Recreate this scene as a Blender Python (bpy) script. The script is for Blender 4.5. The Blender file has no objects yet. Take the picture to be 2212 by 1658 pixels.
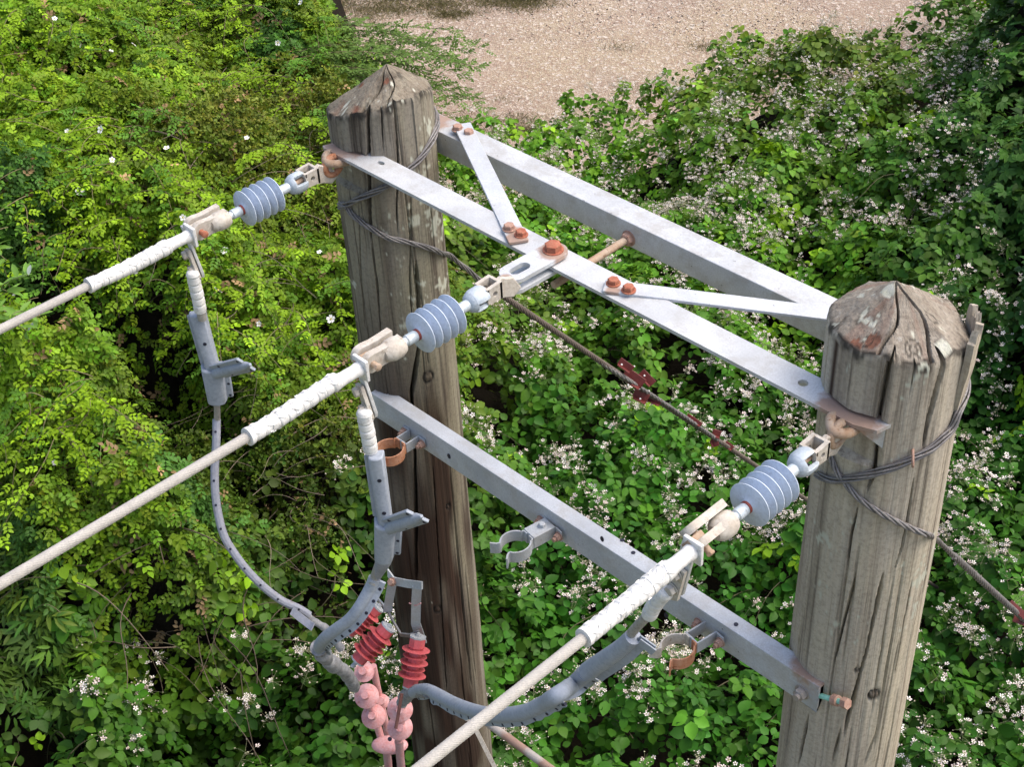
import bpy, math, random
import numpy as np
from mathutils import Vector, Matrix
from mathutils.geometry import tessellate_polygon

# ------------------------------------------------------------------ camera, light, exposure
S = bpy.context.scene
COL = S.collection
CAM = np.array([2.1678, -1.6506, 1.462])
YAW, PIT, ROL, FPX = -.8332, .6702, -.0587, 3170.9      # focal length for a picture 2212 wide
fw = np.array([math.sin(YAW)*math.cos(PIT), math.cos(YAW)*math.cos(PIT), -math.sin(PIT)])
_r0 = np.array([math.cos(YAW), -math.sin(YAW), 0.]); _u0 = np.cross(_r0, fw)
rt = math.cos(ROL)*_r0+math.sin(ROL)*_u0; up = -math.sin(ROL)*_r0+math.cos(ROL)*_u0
cd = bpy.data.cameras.new('camera'); co = bpy.data.objects.new('camera', cd); COL.objects.link(co)
cd.sensor_width = 36; cd.lens = 36*FPX/2212; cd.clip_start = .05; cd.clip_end = 3000
M4 = Matrix.Identity(4)
for i in range(3):
    M4[i][0] = rt[i]; M4[i][1] = up[i]; M4[i][2] = -fw[i]; M4[i][3] = CAM[i]
co.matrix_world = M4; S.camera = co

W = bpy.data.worlds.new('World'); S.world = W; W.use_nodes = True
SUN_EL, SUN_AZ = math.radians(58), math.radians(40)       # azimuth measured from +Y towards +X
nt = W.node_tree; bg = nt.nodes['Background']
sk = nt.nodes.new('ShaderNodeTexSky'); sk.sky_type = 'NISHITA'; sk.sun_disc = False
sk.sun_elevation = SUN_EL; sk.sun_rotation = SUN_AZ; sk.dust_density = 5; sk.air_density = 1.0; sk.ozone_density = .6
nt.links.new(sk.outputs[0], bg.inputs[0]); bg.inputs[1].default_value = .15
sl = bpy.data.lights.new('sun', 'SUN'); so = bpy.data.objects.new('sun', sl); COL.objects.link(so)
sl.energy = 1.0; sl.angle = math.radians(45); sl.color = (1, .95, .87)
sd = Vector((math.sin(SUN_AZ)*math.cos(SUN_EL), math.cos(SUN_AZ)*math.cos(SUN_EL), math.sin(SUN_EL)))
so.rotation_euler = sd.to_track_quat('Z', 'Y').to_euler()
S.view_settings.view_transform = 'Standard'; S.view_settings.look = 'None'; S.view_settings.gamma = 1
S.view_settings.exposure = 0.85

# ------------------------------------------------------------------ measuring helpers (picture units: 2212 x 1658)
def ray(x, y): return fw+rt*(x-1106)/FPX+up*(829-y)/FPX
def onX(x, y, v): d = ray(x, y); return CAM+d*(v-CAM[0])/d[0]
def onY(x, y, v): d = ray(x, y); return CAM+d*(v-CAM[1])/d[1]
def onD(x, y, d): return CAM+ray(x, y)*d
def onZ(x, y, v): d = ray(x, y); return CAM+d*(v-CAM[2])/d[2]
def proj(P):
    d = np.asarray(P)-CAM; z = d@fw
    return np.stack([1106+FPX*(d@rt)/z, 829-FPX*(d@up)/z], -1)
def oncyl(x, y, X0, R, grow=0.0027):
    d = ray(x, y); R_ = R
    for _ in range(5):
        a = d[0]**2+d[1]**2; ox = CAM[0]-X0; oy = CAM[1]
        b = 2*(ox*d[0]+oy*d[1]); c = ox*ox+oy*oy-R_*R_
        disc = max(b*b-4*a*c, 0); t = (-b-math.sqrt(disc))/(2*a)
        P = CAM+d*t; R_ = R-grow*P[2]
    return P

# ------------------------------------------------------------------ object helpers
def tag(o, label=None, cat=None, group=None, kind=None):
    if label: o['label'] = label
    if cat: o['category'] = cat
    if group: o['group'] = group
    if kind: o['kind'] = kind
    return o
def thing(name, loc, label, cat, group=None):
    o = bpy.data.objects.new(name, None); o.empty_display_size = .05; COL.objects.link(o); o.location = loc
    return tag(o, label, cat, group)
def copy_tree(o, parent=None):
    c = o.copy(); COL.objects.link(c); c.parent = parent
    for ch in list(o.children): copy_tree(ch, c)
    return c
def worldloc(o):
    v = Vector((0, 0, 0))
    while o: v += o.location; o = o.parent
    return v
def nrm(v): v = np.asarray(v, float); return v/(np.linalg.norm(v)+1e-12)

class MB:
    def __init__(s): s.v = []; s.f = []; s.m = []; s.mi = 0
    def add(s, vs, fs):
        b = len(s.v); s.v += [tuple(map(float, p)) for p in vs]
        for f in fs: s.f.append(tuple(b+i for i in f)); s.m.append(s.mi)
        return s
    def box(s, c, size, ex=(1, 0, 0), ey=(0, 1, 0), ez=None):
        ex = nrm(ex); ey = nrm(ey); ez = nrm(np.cross(ex, ey)) if ez is None else nrm(ez); c = np.asarray(c, float)
        vs = [c+ex*size[0]/2*a+ey*size[1]/2*b+ez*size[2]/2*d for d in (-1, 1) for b in (-1, 1) for a in (-1, 1)]
        return s.add(vs, [(0, 2, 3, 1), (4, 5, 7, 6), (0, 1, 5, 4), (2, 6, 7, 3), (0, 4, 6, 2), (1, 3, 7, 5)])
    def tube(s, pts, r, n=12, caps=True, flat=None):
        pts = np.asarray(pts, float); m = len(pts)
        r = np.full(m, r) if np.isscalar(r) else np.asarray(r)
        tg = np.gradient(pts, axis=0); tg /= np.linalg.norm(tg, axis=1)[:, None]+1e-12
        a = nrm(np.cross(tg[0], (0, 0, 1) if abs(tg[0][2]) < .9 else (1, 0, 0))); vs = []
        for i in range(m):
            a = nrm(a-tg[i]*(a@tg[i])); b = np.cross(tg[i], a)
            for k in range(n):
                t = 2*math.pi*k/n; vs.append(pts[i]+r[i]*(a*math.cos(t)+b*math.sin(t)))
        fs = [(i*n+k, i*n+(k+1) % n, (i+1)*n+(k+1) % n, (i+1)*n+k) for i in range(m-1) for k in range(n)]
        if caps: fs += [tuple(range(n))[::-1], tuple((m-1)*n+k for k in range(n))]
        return s.add(vs, fs)
    def lathe(s, prof, o, ax, n=36, caps=True, sq=(1, 1), ref=(0, 0, 1)):
        ax = nrm(ax); o = np.asarray(o, float)
        a = nrm(np.cross(ax, ref if abs(ax@np.asarray(ref, float)) < .95 else (1, 0, 0))); b = np.cross(ax, a)
        vs = [o+ax*z+r*(a*math.cos(2*math.pi*k/n)*sq[0]+b*math.sin(2*math.pi*k/n)*sq[1]) for z, r in prof for k in range(n)]
        m = len(prof)
        fs = [(i*n+k, i*n+(k+1) % n, (i+1)*n+(k+1) % n, (i+1)*n+k) for i in range(m-1) for k in range(n)]
        if caps: fs += [tuple(range(n))[::-1], tuple((m-1)*n+k for k in range(n))]
        return s.add(vs, fs)
    def plate(s, outer, o, ex, ey, th, holes=()):
        ex = nrm(ex); ey = nrm(ey); ez = nrm(np.cross(ex, ey)); o = np.asarray(o, float)
        loops = [list(outer)]+[list(h) for h in holes]
        tri = tessellate_polygon([[Vector((p[0], p[1], 0)) for p in l] for l in loops])
        allp = [p for l in loops for p in l]; n = len(allp)
        vs = [o+ex*p[0]+ey*p[1] for p in allp]+[o+ex*p[0]+ey*p[1]+ez*th for p in allp]
        fs = []
        for t in tri:
            fs += [tuple(t)[::-1], tuple(i+n for i in t)]
        b = 0
        for l in loops:
            k = len(l)
            fs += [(b+i, b+(i+1) % k, n+b+(i+1) % k, n+b+i) for i in range(k)]; b += k
        return s.add(vs, fs)
    def strap(s, path, wd, w, th):
        path = np.asarray(path, float); wd = nrm(wd); m = len(path)
        tg = np.gradient(path, axis=0); tg /= np.linalg.norm(tg, axis=1)[:, None]+1e-12
        vs = []
        for i in range(m):
            nn = nrm(np.cross(wd, tg[i]))
            for a, b in ((-1, -1), (1, -1), (1, 1), (-1, 1)): vs.append(path[i]+wd*w/2*a+nn*th/2*b)
        fs = [(i*4+k, i*4+(k+1) % 4, (i+1)*4+(k+1) % 4, (i+1)*4+k) for i in range(m-1) for k in range(4)]
        fs += [(3, 2, 1, 0), tuple((m-1)*4+k for k in range(4))]
        return s.add(vs, fs)
    def hexb(s, o, ax, r=.011, h=.008, washer=True):
        o = np.asarray(o, float); ax = nrm(ax)
        if washer: s.lathe([(0, r*1.25), (.0018, r*1.25)], o, ax, 20)
        s.lathe([(.0018, r), (h, r), (h+.0015, r*.86)], o, ax, 6)
        return s

def circ(cx, cy, rx, ry=None, n=20, a0=0):
    ry = rx if ry is None else ry
    return [(cx+rx*math.cos(a0+2*math.pi*i/n), cy+ry*math.sin(a0+2*math.pi*i/n)) for i in range(n)]
def spline(P, n=10):
    P = np.asarray(P, float); Q = np.vstack([2*P[0]-P[1], P, 2*P[-1]-P[-2]]); out = []
    for i in range(1, len(Q)-2):
        for k in range(n):
            t = k/n
            out.append(.5*((2*Q[i])+(-Q[i-1]+Q[i+1])*t+(2*Q[i-1]-5*Q[i]+4*Q[i+1]-Q[i+2])*t*t+(-Q[i-1]+3*Q[i]-3*Q[i+1]+Q[i+2])*t**3))
    out.append(Q[-2]); return np.array(out)

def obj(name, mb, mats, parent=None, bevel=0, smooth=40, loc=None, label=None):
    me = bpy.data.meshes.new(name)
    off = worldloc(parent) if parent is not None else Vector(loc if loc is not None else (0, 0, 0))
    o = np.array(off)
    me.from_pydata([tuple(np.asarray(p)-o) for p in mb.v], [], mb.f)
    mats = mats if isinstance(mats, (list, tuple)) else [mats]
    for m in mats: me.materials.append(m)
    me.polygons.foreach_set('material_index', mb.m)
    me.validate(); me.update()
    me.shade_smooth(); me.set_sharp_from_angle(angle=math.radians(smooth))
    ob = bpy.data.objects.new(name, me); COL.objects.link(ob)
    if parent is not None: ob.parent = parent
    else: ob.location = off
    if bevel:
        b = ob.modifiers.new('bevel', 'BEVEL'); b.width = bevel; b.segments = 2; b.limit_method = 'ANGLE'; b.angle_limit = math.radians(50)
    if label: ob['label'] = label
    return ob

def pieces(name, mb, mats, parent, gap=.003, **kw):      # loose pieces of a builder become parts of their own
    n = len(mb.v); par = list(range(n))
    def find(i):
        while par[i] != i: par[i] = par[par[i]]; i = par[i]
        return i
    for f in mb.f:
        a = find(f[0])
        for j in f[1:]: par[find(j)] = a
    roots = {}
    for i in range(n): roots.setdefault(find(i), []).append(i)
    V = np.array(mb.v); gs = [[l, V[l].min(0), V[l].max(0)] for l in roots.values()]
    ch = True
    while ch:
        ch = False
        for i in range(len(gs)):
            for j in range(i+1, len(gs)):
                if np.all(gs[i][1]-gap < gs[j][2]) and np.all(gs[j][1]-gap < gs[i][2]):
                    gs[i] = [gs[i][0]+gs[j][0], np.minimum(gs[i][1], gs[j][1]), np.maximum(gs[i][2], gs[j][2])]; gs.pop(j); ch = True; break
            if ch: break
    out = []
    for l, _, _ in gs:
        s_ = set(l); mp = {v: k for k, v in enumerate(l)}; b = MB(); b.v = [mb.v[i] for i in l]
        for f, m in zip(mb.f, mb.m):
            if f[0] in s_: b.f.append(tuple(mp[i] for i in f)); b.m.append(m)
        out.append(obj(name, b, mats, parent, **kw))
    return out
# ------------------------------------------------------------------ materials
class NT:
    def __init__(s, name):
        s.m = bpy.data.materials.new(name); s.m.use_nodes = True; s.t = s.m.node_tree
        s.b = s.t.nodes['Principled BSDF']; s.pos = s.n('ShaderNodeNewGeometry').outputs['Position']
    def n(s, k, **kw):
        x = s.t.nodes.new(k)
        for a, b in kw.items(): setattr(x, a, b)
        return x
    def l(s, a, b): s.t.links.new(a, b)
    def val(s, sock, v):
        if hasattr(v, 'links') or isinstance(v, bpy.types.NodeSocket): s.l(v, sock)
        else: sock.default_value = v
    def noise(s, scale, det=4, rough=.55, vec=None, st=None, dist=0):
        x = s.n('ShaderNodeTexNoise'); x.inputs['Scale'].default_value = scale; x.inputs['Detail'].default_value = det
        x.inputs['Roughness'].default_value = rough; x.inputs['Distortion'].default_value = dist
        v = s.pos if vec is None else vec
        if st:
            mp = s.n('ShaderNodeMapping'); mp.inputs['Scale'].default_value = st; s.l(v, mp.inputs[0]); v = mp.outputs[0]
        s.l(v, x.inputs['Vector']); return x.outputs['Fac']
    def ramp(s, fac, stops):
        x = s.n('ShaderNodeValToRGB'); e = x.color_ramp.elements
        while len(e) < len(stops): e.new(.5)
        for i, (p, c) in enumerate(stops):
            e[i].position = p; e[i].color = (c, c, c, 1) if np.isscalar(c) else (*c, 1)
        s.l(fac, x.inputs[0]); return x.outputs[0]
    def mix(s, fac, a, b, mode='MIX'):
        x = s.n('ShaderNodeMix'); x.data_type = 'RGBA'; x.blend_type = mode
        s.val(x.inputs[0], fac)
        for sock, v in ((x.inputs[6], a), (x.inputs[7], b)):
            if isinstance(v, tuple): sock.default_value = (*v, 1)
            else: s.l(v, sock)
        return x.outputs[2]
    def math(s, op, a, b=0., clamp=False):
        x = s.n('ShaderNodeMath', operation=op); x.use_clamp = clamp; s.val(x.inputs[0], a); s.val(x.inputs[1], b); return x.outputs[0]
    def bump(s, h, strength=.3, dist=.002):
        x = s.n('ShaderNodeBump'); x.inputs['Strength'].default_value = strength; x.inputs['Distance'].default_value = dist
        s.l(h, x.inputs['Height']); s.l(x.outputs[0], s.b.inputs['Normal'])
    def fin(s, col, rough=.6, metal=0, spec=.5):
        s.val(s.b.inputs['Base Color'], (*col, 1) if isinstance(col, tuple) else col)
        s.val(s.b.inputs['Roughness'], rough); s.b.inputs['Metallic'].default_value = metal
        s.b.inputs['Specular IOR Level'].default_value = spec
        return s.m
    def spots(s, pts):      # sum of soft blobs round points, broken up by noise
        tot = None; nz = s.noise(28, 5, .65)
        for (p, r) in pts:
            d = s.n('ShaderNodeVectorMath', operation='DISTANCE'); s.l(s.pos, d.inputs[0]); d.inputs[1].default_value = tuple(p)
            k = s.math('SUBTRACT', 1.0, s.math('DIVIDE', d.outputs['Value'], r), True)
            tot = k if tot is None else s.math('MAXIMUM', tot, k)
        return s.ramp(s.math('ADD', tot, s.math('MULTIPLY', s.math('SUBTRACT', nz, .5), 1.1)), [(.22, 0.), (.5, 1.)])

def steel(name, base=(.50, .53, .57), spots=None, metal=.25, rust=(.27, .16, .11), dirt=(.36, .34, .31), dirtamt=.5):
    k = NT(name)
    c = k.mix(k.ramp(k.noise(9, 4, .6), [(.3, 0.), (.72, 1.)]), tuple(b*.8 for b in base), tuple(min(b*1.12, 1) for b in base))
    c = k.mix(k.math('MULTIPLY', k.ramp(k.noise(300, 3, .6), [(.40, 0.), (.62, 1.)]), .42), c, tuple(b*.66 for b in base))
    c = k.mix(k.math('MULTIPLY', k.ramp(k.noise(22, 6, .7), [(.48, 0.), (.62, 1.)]), dirtamt), c, dirt)
    c = k.mix(k.ramp(k.noise(75, 4, .7), [(.675, 0.), (.715, 1.)]), c, (.13, .12, .11))
    if spots: c = k.mix(k.math('MULTIPLY', k.spots(spots), .85), c, k.mix(k.noise(60, 4), rust, (.42, .27, .19)))
    k.bump(k.noise(180, 5, .7), .25, .0015)
    return k.fin(c, k.ramp(k.noise(14, 3), [(.3, .5), (.7, .72)]), metal)
def rusty(name, a=(.33, .15, .09), b=(.5, .33, .23), c2=(.16, .07, .05), sc=45):
    k = NT(name); c = k.mix(k.ramp(k.noise(sc, 5, .7), [(.35, 0.), (.65, 1.)]), a, b)
    c = k.mix(k.ramp(k.noise(sc*2.4, 4, .7), [(.55, 0.), (.7, 1.)]), c, c2)
    k.bump(k.noise(260, 5, .7), .5, .001); return k.fin(c, .8, 0)
def simple(name, a, b, sc=30, rough=.6, metal=0, bs=.25, hi=200, spec=.5, dirt=None):
    k = NT(name); c = k.mix(k.ramp(k.noise(sc, 5, .65), [(.3, 0.), (.7, 1.)]), a, b)
    c = k.mix(k.math('MULTIPLY', k.ramp(k.noise(hi, 3, .6), [(.4, 0.), (.7, 1.)]), .35), c, tuple(x*.6 for x in a))
    if dirt: c = k.mix(k.ramp(k.noise(sc*1.7, 6, .75), [(.55, 0.), (.68, 1.)]), c, dirt)
    k.bump(k.noise(hi, 4, .6), bs, .001); return k.fin(c, rough, metal, spec)

M_blue = simple('insulator_grey_blue', (.50, .58, .71), (.57, .64, .745), 40, .5, 0, .15, dirt=(.38, .43, .52))
M_bluerim = simple('shed_rim_highlight', (.52, .60, .71), (.58, .65, .74), 60, .5)  # paler than the sheds: rim edges catching light, put into the colour
M_fit = simple('zinc_fitting', (.48, .56, .62), (.62, .68, .72), 60, .5, .3, .3, dirt=(.30, .33, .34))
M_tan = simple('tan_zinc', (.44, .39, .33), (.60, .57, .51), 50, .75, .05, .7, 160, dirt=(.33, .27, .21))
M_redring = simple('red_ring', (.30, .05, .03), (.22, .05, .04))
M_rust = rusty('rust_orange', (.42, .16, .07), (.50, .27, .17), (.22, .08, .04))
M_rustpale = rusty('rust_pale', (.33, .21, .13), (.44, .35, .27), (.20, .11, .06))
M_bolt = rusty('rust_bolt', (.34, .19, .14), (.42, .28, .22), (.22, .11, .08), 90)
M_boltred = rusty('red_bolt', (.34, .09, .05), (.40, .17, .10), (.19, .055, .03), 110)
M_tape = simple('white_tape', (.66, .66, .65), (.78, .78, .76), 60, .55, 0, .3, 240, dirt=(.42, .41, .40))
M_whitemetal = simple('white_alloy', (.64, .64, .63), (.76, .76, .75), 60, .6, .1, .3, dirt=(.36, .34, .32))
M_cond = simple('weathered_conductor', (.40, .38, .35), (.50, .48, .44), 80, .85, 0, .6, 500)
M_cover = simple('grey_cover', (.30, .34, .41), (.37, .41, .47), 25, .6, 0, .2, 160, dirt=(.24, .27, .31))
M_cover2 = simple('grey_cover_worn', (.26, .28, .34), (.34, .35, .40), 35, .65, 0, .3, 160, dirt=(.25, .22, .22))
M_hole = simple('hole_dark', (.01, .012, .03), (.015, .015, .035))
M_bare = simple('bare_cable', (.30, .29, .27), (.42, .41, .38), 120, .6, .2, .5, dirt=(.16, .14, .12))
M_clay = simple('sealing_mastic', (.17, .18, .20), (.36, .36, .36), 70, .8, 0, .8, 120, dirt=(.10, .09, .09))
M_red = simple('red_polymer', (.50, .075, .085), (.60, .13, .14), 35, .55, 0, .15, dirt=(.46, .12, .12))
M_pink = simple('faded_pink_polymer', (.60, .25, .24), (.62, .40, .41), 60, .6, 0, .3, dirt=(.52, .15, .13))
M_maroon = simple('maroon_paint', (.10, .015, .014), (.17, .03, .025), 40, .5, 0, .3)
M_stay = simple('stay_strand', (.16, .15, .15), (.30, .29, .29), 60, .6, .3, .3, 300, dirt=(.10, .08, .07))
M_staybrown = simple('stay_strand_brown', (.11, .085, .07), (.17, .14, .12), 60, .7, .1, .3, 300)
M_teal = simple('teal_coating', (.22, .55, .45), (.30, .62, .52), 60)
M_bracket = steel('bracket_zinc', (.46, .49, .52))
M_pale = simple('bird_lime', (.75, .74, .70), (.8, .8, .78))

# ------------------------------------------------------------------ noise in numpy
def vnoise(x, y, sc, seed):
    rs = np.random.RandomState(seed); G = rs.rand(64, 64)
    u = np.asarray(x)/sc+1000.3; v = np.asarray(y)/sc+1000.7
    iu = np.floor(u).astype(int); iv = np.floor(v).astype(int); a = u-iu; b = v-iv
    a = a*a*(3-2*a); b = b*b*(3-2*b)
    g = lambda i, j: G[i % 64, j % 64]
    return (g(iu, iv)*(1-a)+g(iu+1, iv)*a)*(1-b)+(g(iu, iv+1)*(1-a)+g(iu+1, iv+1)*a)*b-.5

# ------------------------------------------------------------------ wooden poles
def wood_mat(name, grey, warm, dark, split, tone):
    k = NT(name)
    tc = k.n('ShaderNodeTexCoord').outputs['Object']
    at = k.n('ShaderNodeAttribute', attribute_name='wear'); sep = k.n('ShaderNodeSeparateColor'); k.l(at.outputs['Color'], sep.inputs[0])
    red, drk, lich = sep.outputs
    g1 = k.noise(16, 6, .6, tc, (1, 1, .035), .4); g2 = k.noise(75, 5, .65, tc, (1, 1, .022)); g3 = k.noise(7, 4, .6, tc, (1, 1, .25))
    c = k.mix(k.ramp(g1, [(.33, 0.), (.66, 1.)]), grey, warm)
    c = k.mix(k.ramp(g3, [(.42, 0.), (.68, 1.)]), c, split)
    c = k.mix(k.math('MULTIPLY', k.ramp(g2, [(.33, 1.), (.47, 0.)]), .78), c, dark)
    c = k.mix(k.math('MULTIPLY', k.ramp(g2, [(.56, 0.), (.72, 1.)]), .35), c, tuple(min(1, x*1.5) for x in grey))
    c = k.mix(k.math('MULTIPLY', k.ramp(k.noise(130, 4, .7, tc), [(.45, 0.), (.7, 1.)]), .35), c, tuple(x*.6 for x in dark))
    c = k.mix(red, c, k.mix(k.ramp(g2, [(.3, 0.), (.7, 1.)]), (.018, .010, .007), (.054, .028, .018)))
    c = k.mix(drk, c, (.030, .026, .022))
    c = k.mix(lich, c, k.mix(k.noise(90, 4), (.55, .55, .48), (.42, .44, .34)))
    h = k.math('ADD', k.math('MULTIPLY', g2, 1.0), k.math('MULTIPLY', g1, .8))
    k.bump(h, .9, .004)
    return k.fin(c, .88, 0, .25)

def cap_mat(name, a, b, c3):
    k = NT(name); tc = k.n('ShaderNodeTexCoord').outputs['Object']
    at = k.n('ShaderNodeAttribute', attribute_name='wear'); sep = k.n('ShaderNodeSeparateColor'); k.l(at.outputs['Color'], sep.inputs[0]); red, drk, lich = sep.outputs
    sx = k.n('ShaderNodeSeparateXYZ'); k.l(tc, sx.inputs[0])
    ang = k.math('ARCTAN2', sx.outputs[1], sx.outputs[0]); rad = k.math('SQRT', k.math('ADD', k.math('MULTIPLY', sx.outputs[0], sx.outputs[0]), k.math('MULTIPLY', sx.outputs[1], sx.outputs[1])))
    cb = k.n('ShaderNodeCombineXYZ'); k.l(k.math('MULTIPLY', ang, .5), cb.inputs[0]); k.l(k.math('MULTIPLY', rad, 3.), cb.inputs[1])
    g = k.noise(22, 5, .7, cb.outputs[0]); g2 = k.noise(34, 6, .7, tc); g3 = k.noise(150, 4, .7, tc)
    rings = k.math('SINE', k.math('ADD', k.math('MULTIPLY', rad, 900.), k.math('MULTIPLY', g2, 7.)))
    c = k.mix(k.ramp(g2, [(.32, 0.), (.66, 1.)]), a, b)
    c = k.mix(k.math('MULTIPLY', k.ramp(g, [(.30, 1.), (.46, 0.)]), .75), c, c3)
    c = k.mix(k.math('MULTIPLY', k.ramp(g3, [(.5, 0.), (.7, 1.)]), .5), c, c3)
    c = k.mix(k.math('MULTIPLY', k.math('ADD', rings, 1.), .06), c, c3)
    c = k.mix(k.math('MULTIPLY', k.ramp(k.noise(55, 5, .7, tc), [(.60, 0.), (.68, 1.)]), .6), c, (.42, .40, .36))
    c = k.mix(red, c, k.mix(g3, (.10, .03, .018), (.30, .12, .07)))
    c = k.mix(drk, c, (.026, .022, .018)); c = k.mix(lich, c, k.mix(k.noise(90, 4), (.60, .59, .54), (.42, .43, .32)))
    k.bump(k.math('ADD', g, g2), .9, .004)
    return k.fin(c, .9, 0, .2)

def pole(name, X0, R0, ztop, apex, cracks, wearf, mat, label, seed, notch=None, lobes=()):
    th = thing(name, (X0, 0, -5.6), label, 'pole')
    N = 480; zs = np.concatenate([np.arange(ztop, -2.9, -.0065), np.linspace(-2.9, -5.6, 40)])
    T = np.linspace(0, 2*math.pi, N, endpoint=False)
    TT, ZZ = np.meshgrid(T, zs)
    rs = np.random.RandomState(seed)
    def disp(TT, ZZ, capf):
        d = .0022*vnoise(TT*R0, ZZ*.10, .02, seed)+.0035*vnoise(TT*R0, ZZ*.2, .07, seed+1)+.0012*vnoise(TT*R0, ZZ*.05, .006, seed+2)
        for pts, w, dep in cracks:
            a = np.array([p[0] for p in pts]); z = np.array([p[1] for p in pts]); o = np.argsort(z); a = a[o]; z = z[o]
            tc = np.interp(ZZ, z, a)+.012*vnoise(ZZ, ZZ*0, .04, seed+7)
            z1 = z[-1]+ (1 if z[-1] > ztop-.02 else 0)
            fade = np.clip((ZZ-z[0])/.05, 0, 1)*np.clip((z1-ZZ)/.05, 0, 1)
            dd = (np.mod(TT-tc+math.pi, 2*math.pi)-math.pi)*R0
            ww = w*(.65+.7*(vnoise(ZZ, ZZ*0, .09, seed+9)+.5))*np.sqrt(fade)+1e-5
            d -= dep*fade*np.clip(1.25-np.abs(dd)/ww, 0, 1)
        return d
    d = disp(TT, ZZ, 0)
    # small random checks
    for i in range(60):
        a0 = rs.rand()*2*math.pi; zc = ztop-rs.rand()*2.8; ln = .1+rs.rand()*.35; w = .0011+rs.rand()*.0012
        dd = (np.mod(TT-a0-.02*vnoise(ZZ, ZZ*0, .05, seed+50+i)+math.pi, 2*math.pi)-math.pi)*R0
        f = np.clip(1-np.abs(ZZ-zc)/ln, 0, 1)**.5
        d -= .006*f*np.clip(1.3-np.abs(dd)/w, 0, 1)*(f > 0)
    knots = wearf.get('knots', [])
    for (ka, kz, kr) in knots:
        dd = np.sqrt(((np.mod(TT-ka+math.pi, 2*math.pi)-math.pi)*R0)**2+((ZZ-kz)*.8)**2)
        d -= .006*np.exp(-((dd-kr)/.0022)**2)-.003*np.exp(-(dd/kr)**2)
    edge = np.clip(1-(ztop-ZZ)/.008, 0, 1)
    RR = R0-.0027*ZZ+d-.0025*edge**2
    if notch:                                         # flat scarf where the angle iron beds into the wood
        for (z0, z1, yf) in notch:
            m = (ZZ < z1) & (ZZ > z0); c = -np.sin(TT); lim = np.where(c > .2, yf/np.maximum(c, .2), 9)
            RR = np.where(m, np.minimum(RR, lim), RR)
    FA, FS = wearf['facets']
    def topz(x, y):
        dx, dy = x-apex[0], y-apex[1]; h = np.full(np.shape(x), -9.)
        for a_, s_ in zip(FA, FS): h = np.maximum(h, s_*(dx*math.cos(a_)+dy*math.sin(a_)))
        return apex[2]-np.maximum(h, .12*np.hypot(dx, dy))
    ZTH = topz(RR[0]*np.cos(T), RR[0]*np.sin(T))+.0025*vnoise(T*R0, T*0, .012, seed+60)
    zb = ztop-.16; ZN = np.where(ZZ > zb, zb+(ZZ-zb)*(ZTH[None, :]-zb)/(ztop-zb), ZZ); ZOLD = ZZ; ZZ = ZN
    V = np.stack([RR*np.cos(TT), RR*np.sin(TT), ZZ+5.6+0*.003*edge*vnoise(TT*R0, TT*0, .02, seed+5)], -1).reshape(-1, 3)
    # cap: a weathered four-sided cone down to the rim
    K = 26; ax, ay, az = apex
    caps = []; rim = V[:N].copy()
    rm = np.hypot(rim[:, 0], rim[:, 1]); sm = np.median(rm)-.001; kk_ = sm/rm
    for i in range(1, K):
        t = i/K; q_ = 1+(kk_-1)*min(1, t*7)
        fx = rim[:, 0]*q_*(1-t)+ax*t; fy = rim[:, 1]*q_*(1-t)+ay*t; fz = topz(fx, fy)+5.6
        bul = 0.0
        z = fz+.0020*vnoise(fx, fy, .006, seed+20)+.0035*vnoise(fx, fy, .025, seed+21)
        for ci, (pts, w, dep) in enumerate(cracks):
            if w < .0016: continue
            if pts[0][1] < ztop-.03 and max(p[1] for p in pts) < ztop-.03: continue
            a0 = [p[0] for p in pts if p[1] >= ztop-.03][-1]+.16*math.sin(t*5+seed)
            dd = (np.mod(T-a0+math.pi, 2*math.pi)-math.pi)*R0*(1-t)
            z -= .022*np.clip(1.2-np.abs(dd)/(w*.8*(1-.5*t)), 0, 1)*(1 if t < .85 else .3)
        caps.append(np.stack([fx, fy, z], -1))
    V = np.vstack([V]+caps+[np.array([[ax, ay, az+5.6]])])
    nz = len(zs); fs = []
    i = np.arange(nz-1)[:, None]*N; k = np.arange(N)[None, :]; k2 = (k+1) % N
    q = np.stack([i+k, i+N+k, i+N+k2, i+k2], -1).reshape(-1, 4)
    base = nz*N; prev = np.arange(N); Q = [q]
    for j in range(K-1):
        cur = base+j*N+np.arange(N); Q.append(np.stack([prev, np.roll(prev, -1), np.roll(cur, -1), cur], -1)); prev = cur
    q = np.vstack(Q); top = len(V)-1
    faces = q.tolist()+[(int(prev[j]), int(prev[(j+1) % N]), top) for j in range(N)]
    me = bpy.data.meshes.new('pole_shaft'); me.from_pydata(V.tolist(), [], faces)
    # wear attribute: R tar / red stain, G dark mould, B lichen
    P = V.copy(); P[:, 2] -= 5.6; ang = np.arctan2(P[:, 1], P[:, 0]); z = P[:, 2]; rr = np.hypot(P[:, 0], P[:, 1])
    red = wearf['red'](ang, z, rr); n1 = vnoise(ang*R0, z, .015, seed+30)+.6*vnoise(ang*R0, z, .005, seed+31)
    n2 = vnoise(P[:, 0], P[:, 1], .012, seed+32)+.6*vnoise(P[:, 0], P[:, 1], .005, seed+33)
    cap = np.zeros(len(P)); cap[nz*N:] = 1; ztl = np.concatenate([np.tile(ZTH, nz), np.full(len(P)-nz*N, 9.)]); ztl[nz*N:] = z[nz*N:]; rfr = np.hypot(P[:, 0], P[:, 1])/R0
    drk = np.clip(np.exp(-((z-ztl)/.016)**2)*(1.25+2.6*n1)-.3, 0, 1)*.9*(1-cap)+cap*np.clip(np.exp(-((rfr-1)/.07)**2)*(1+3*n2)-.35, 0, .9)
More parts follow.
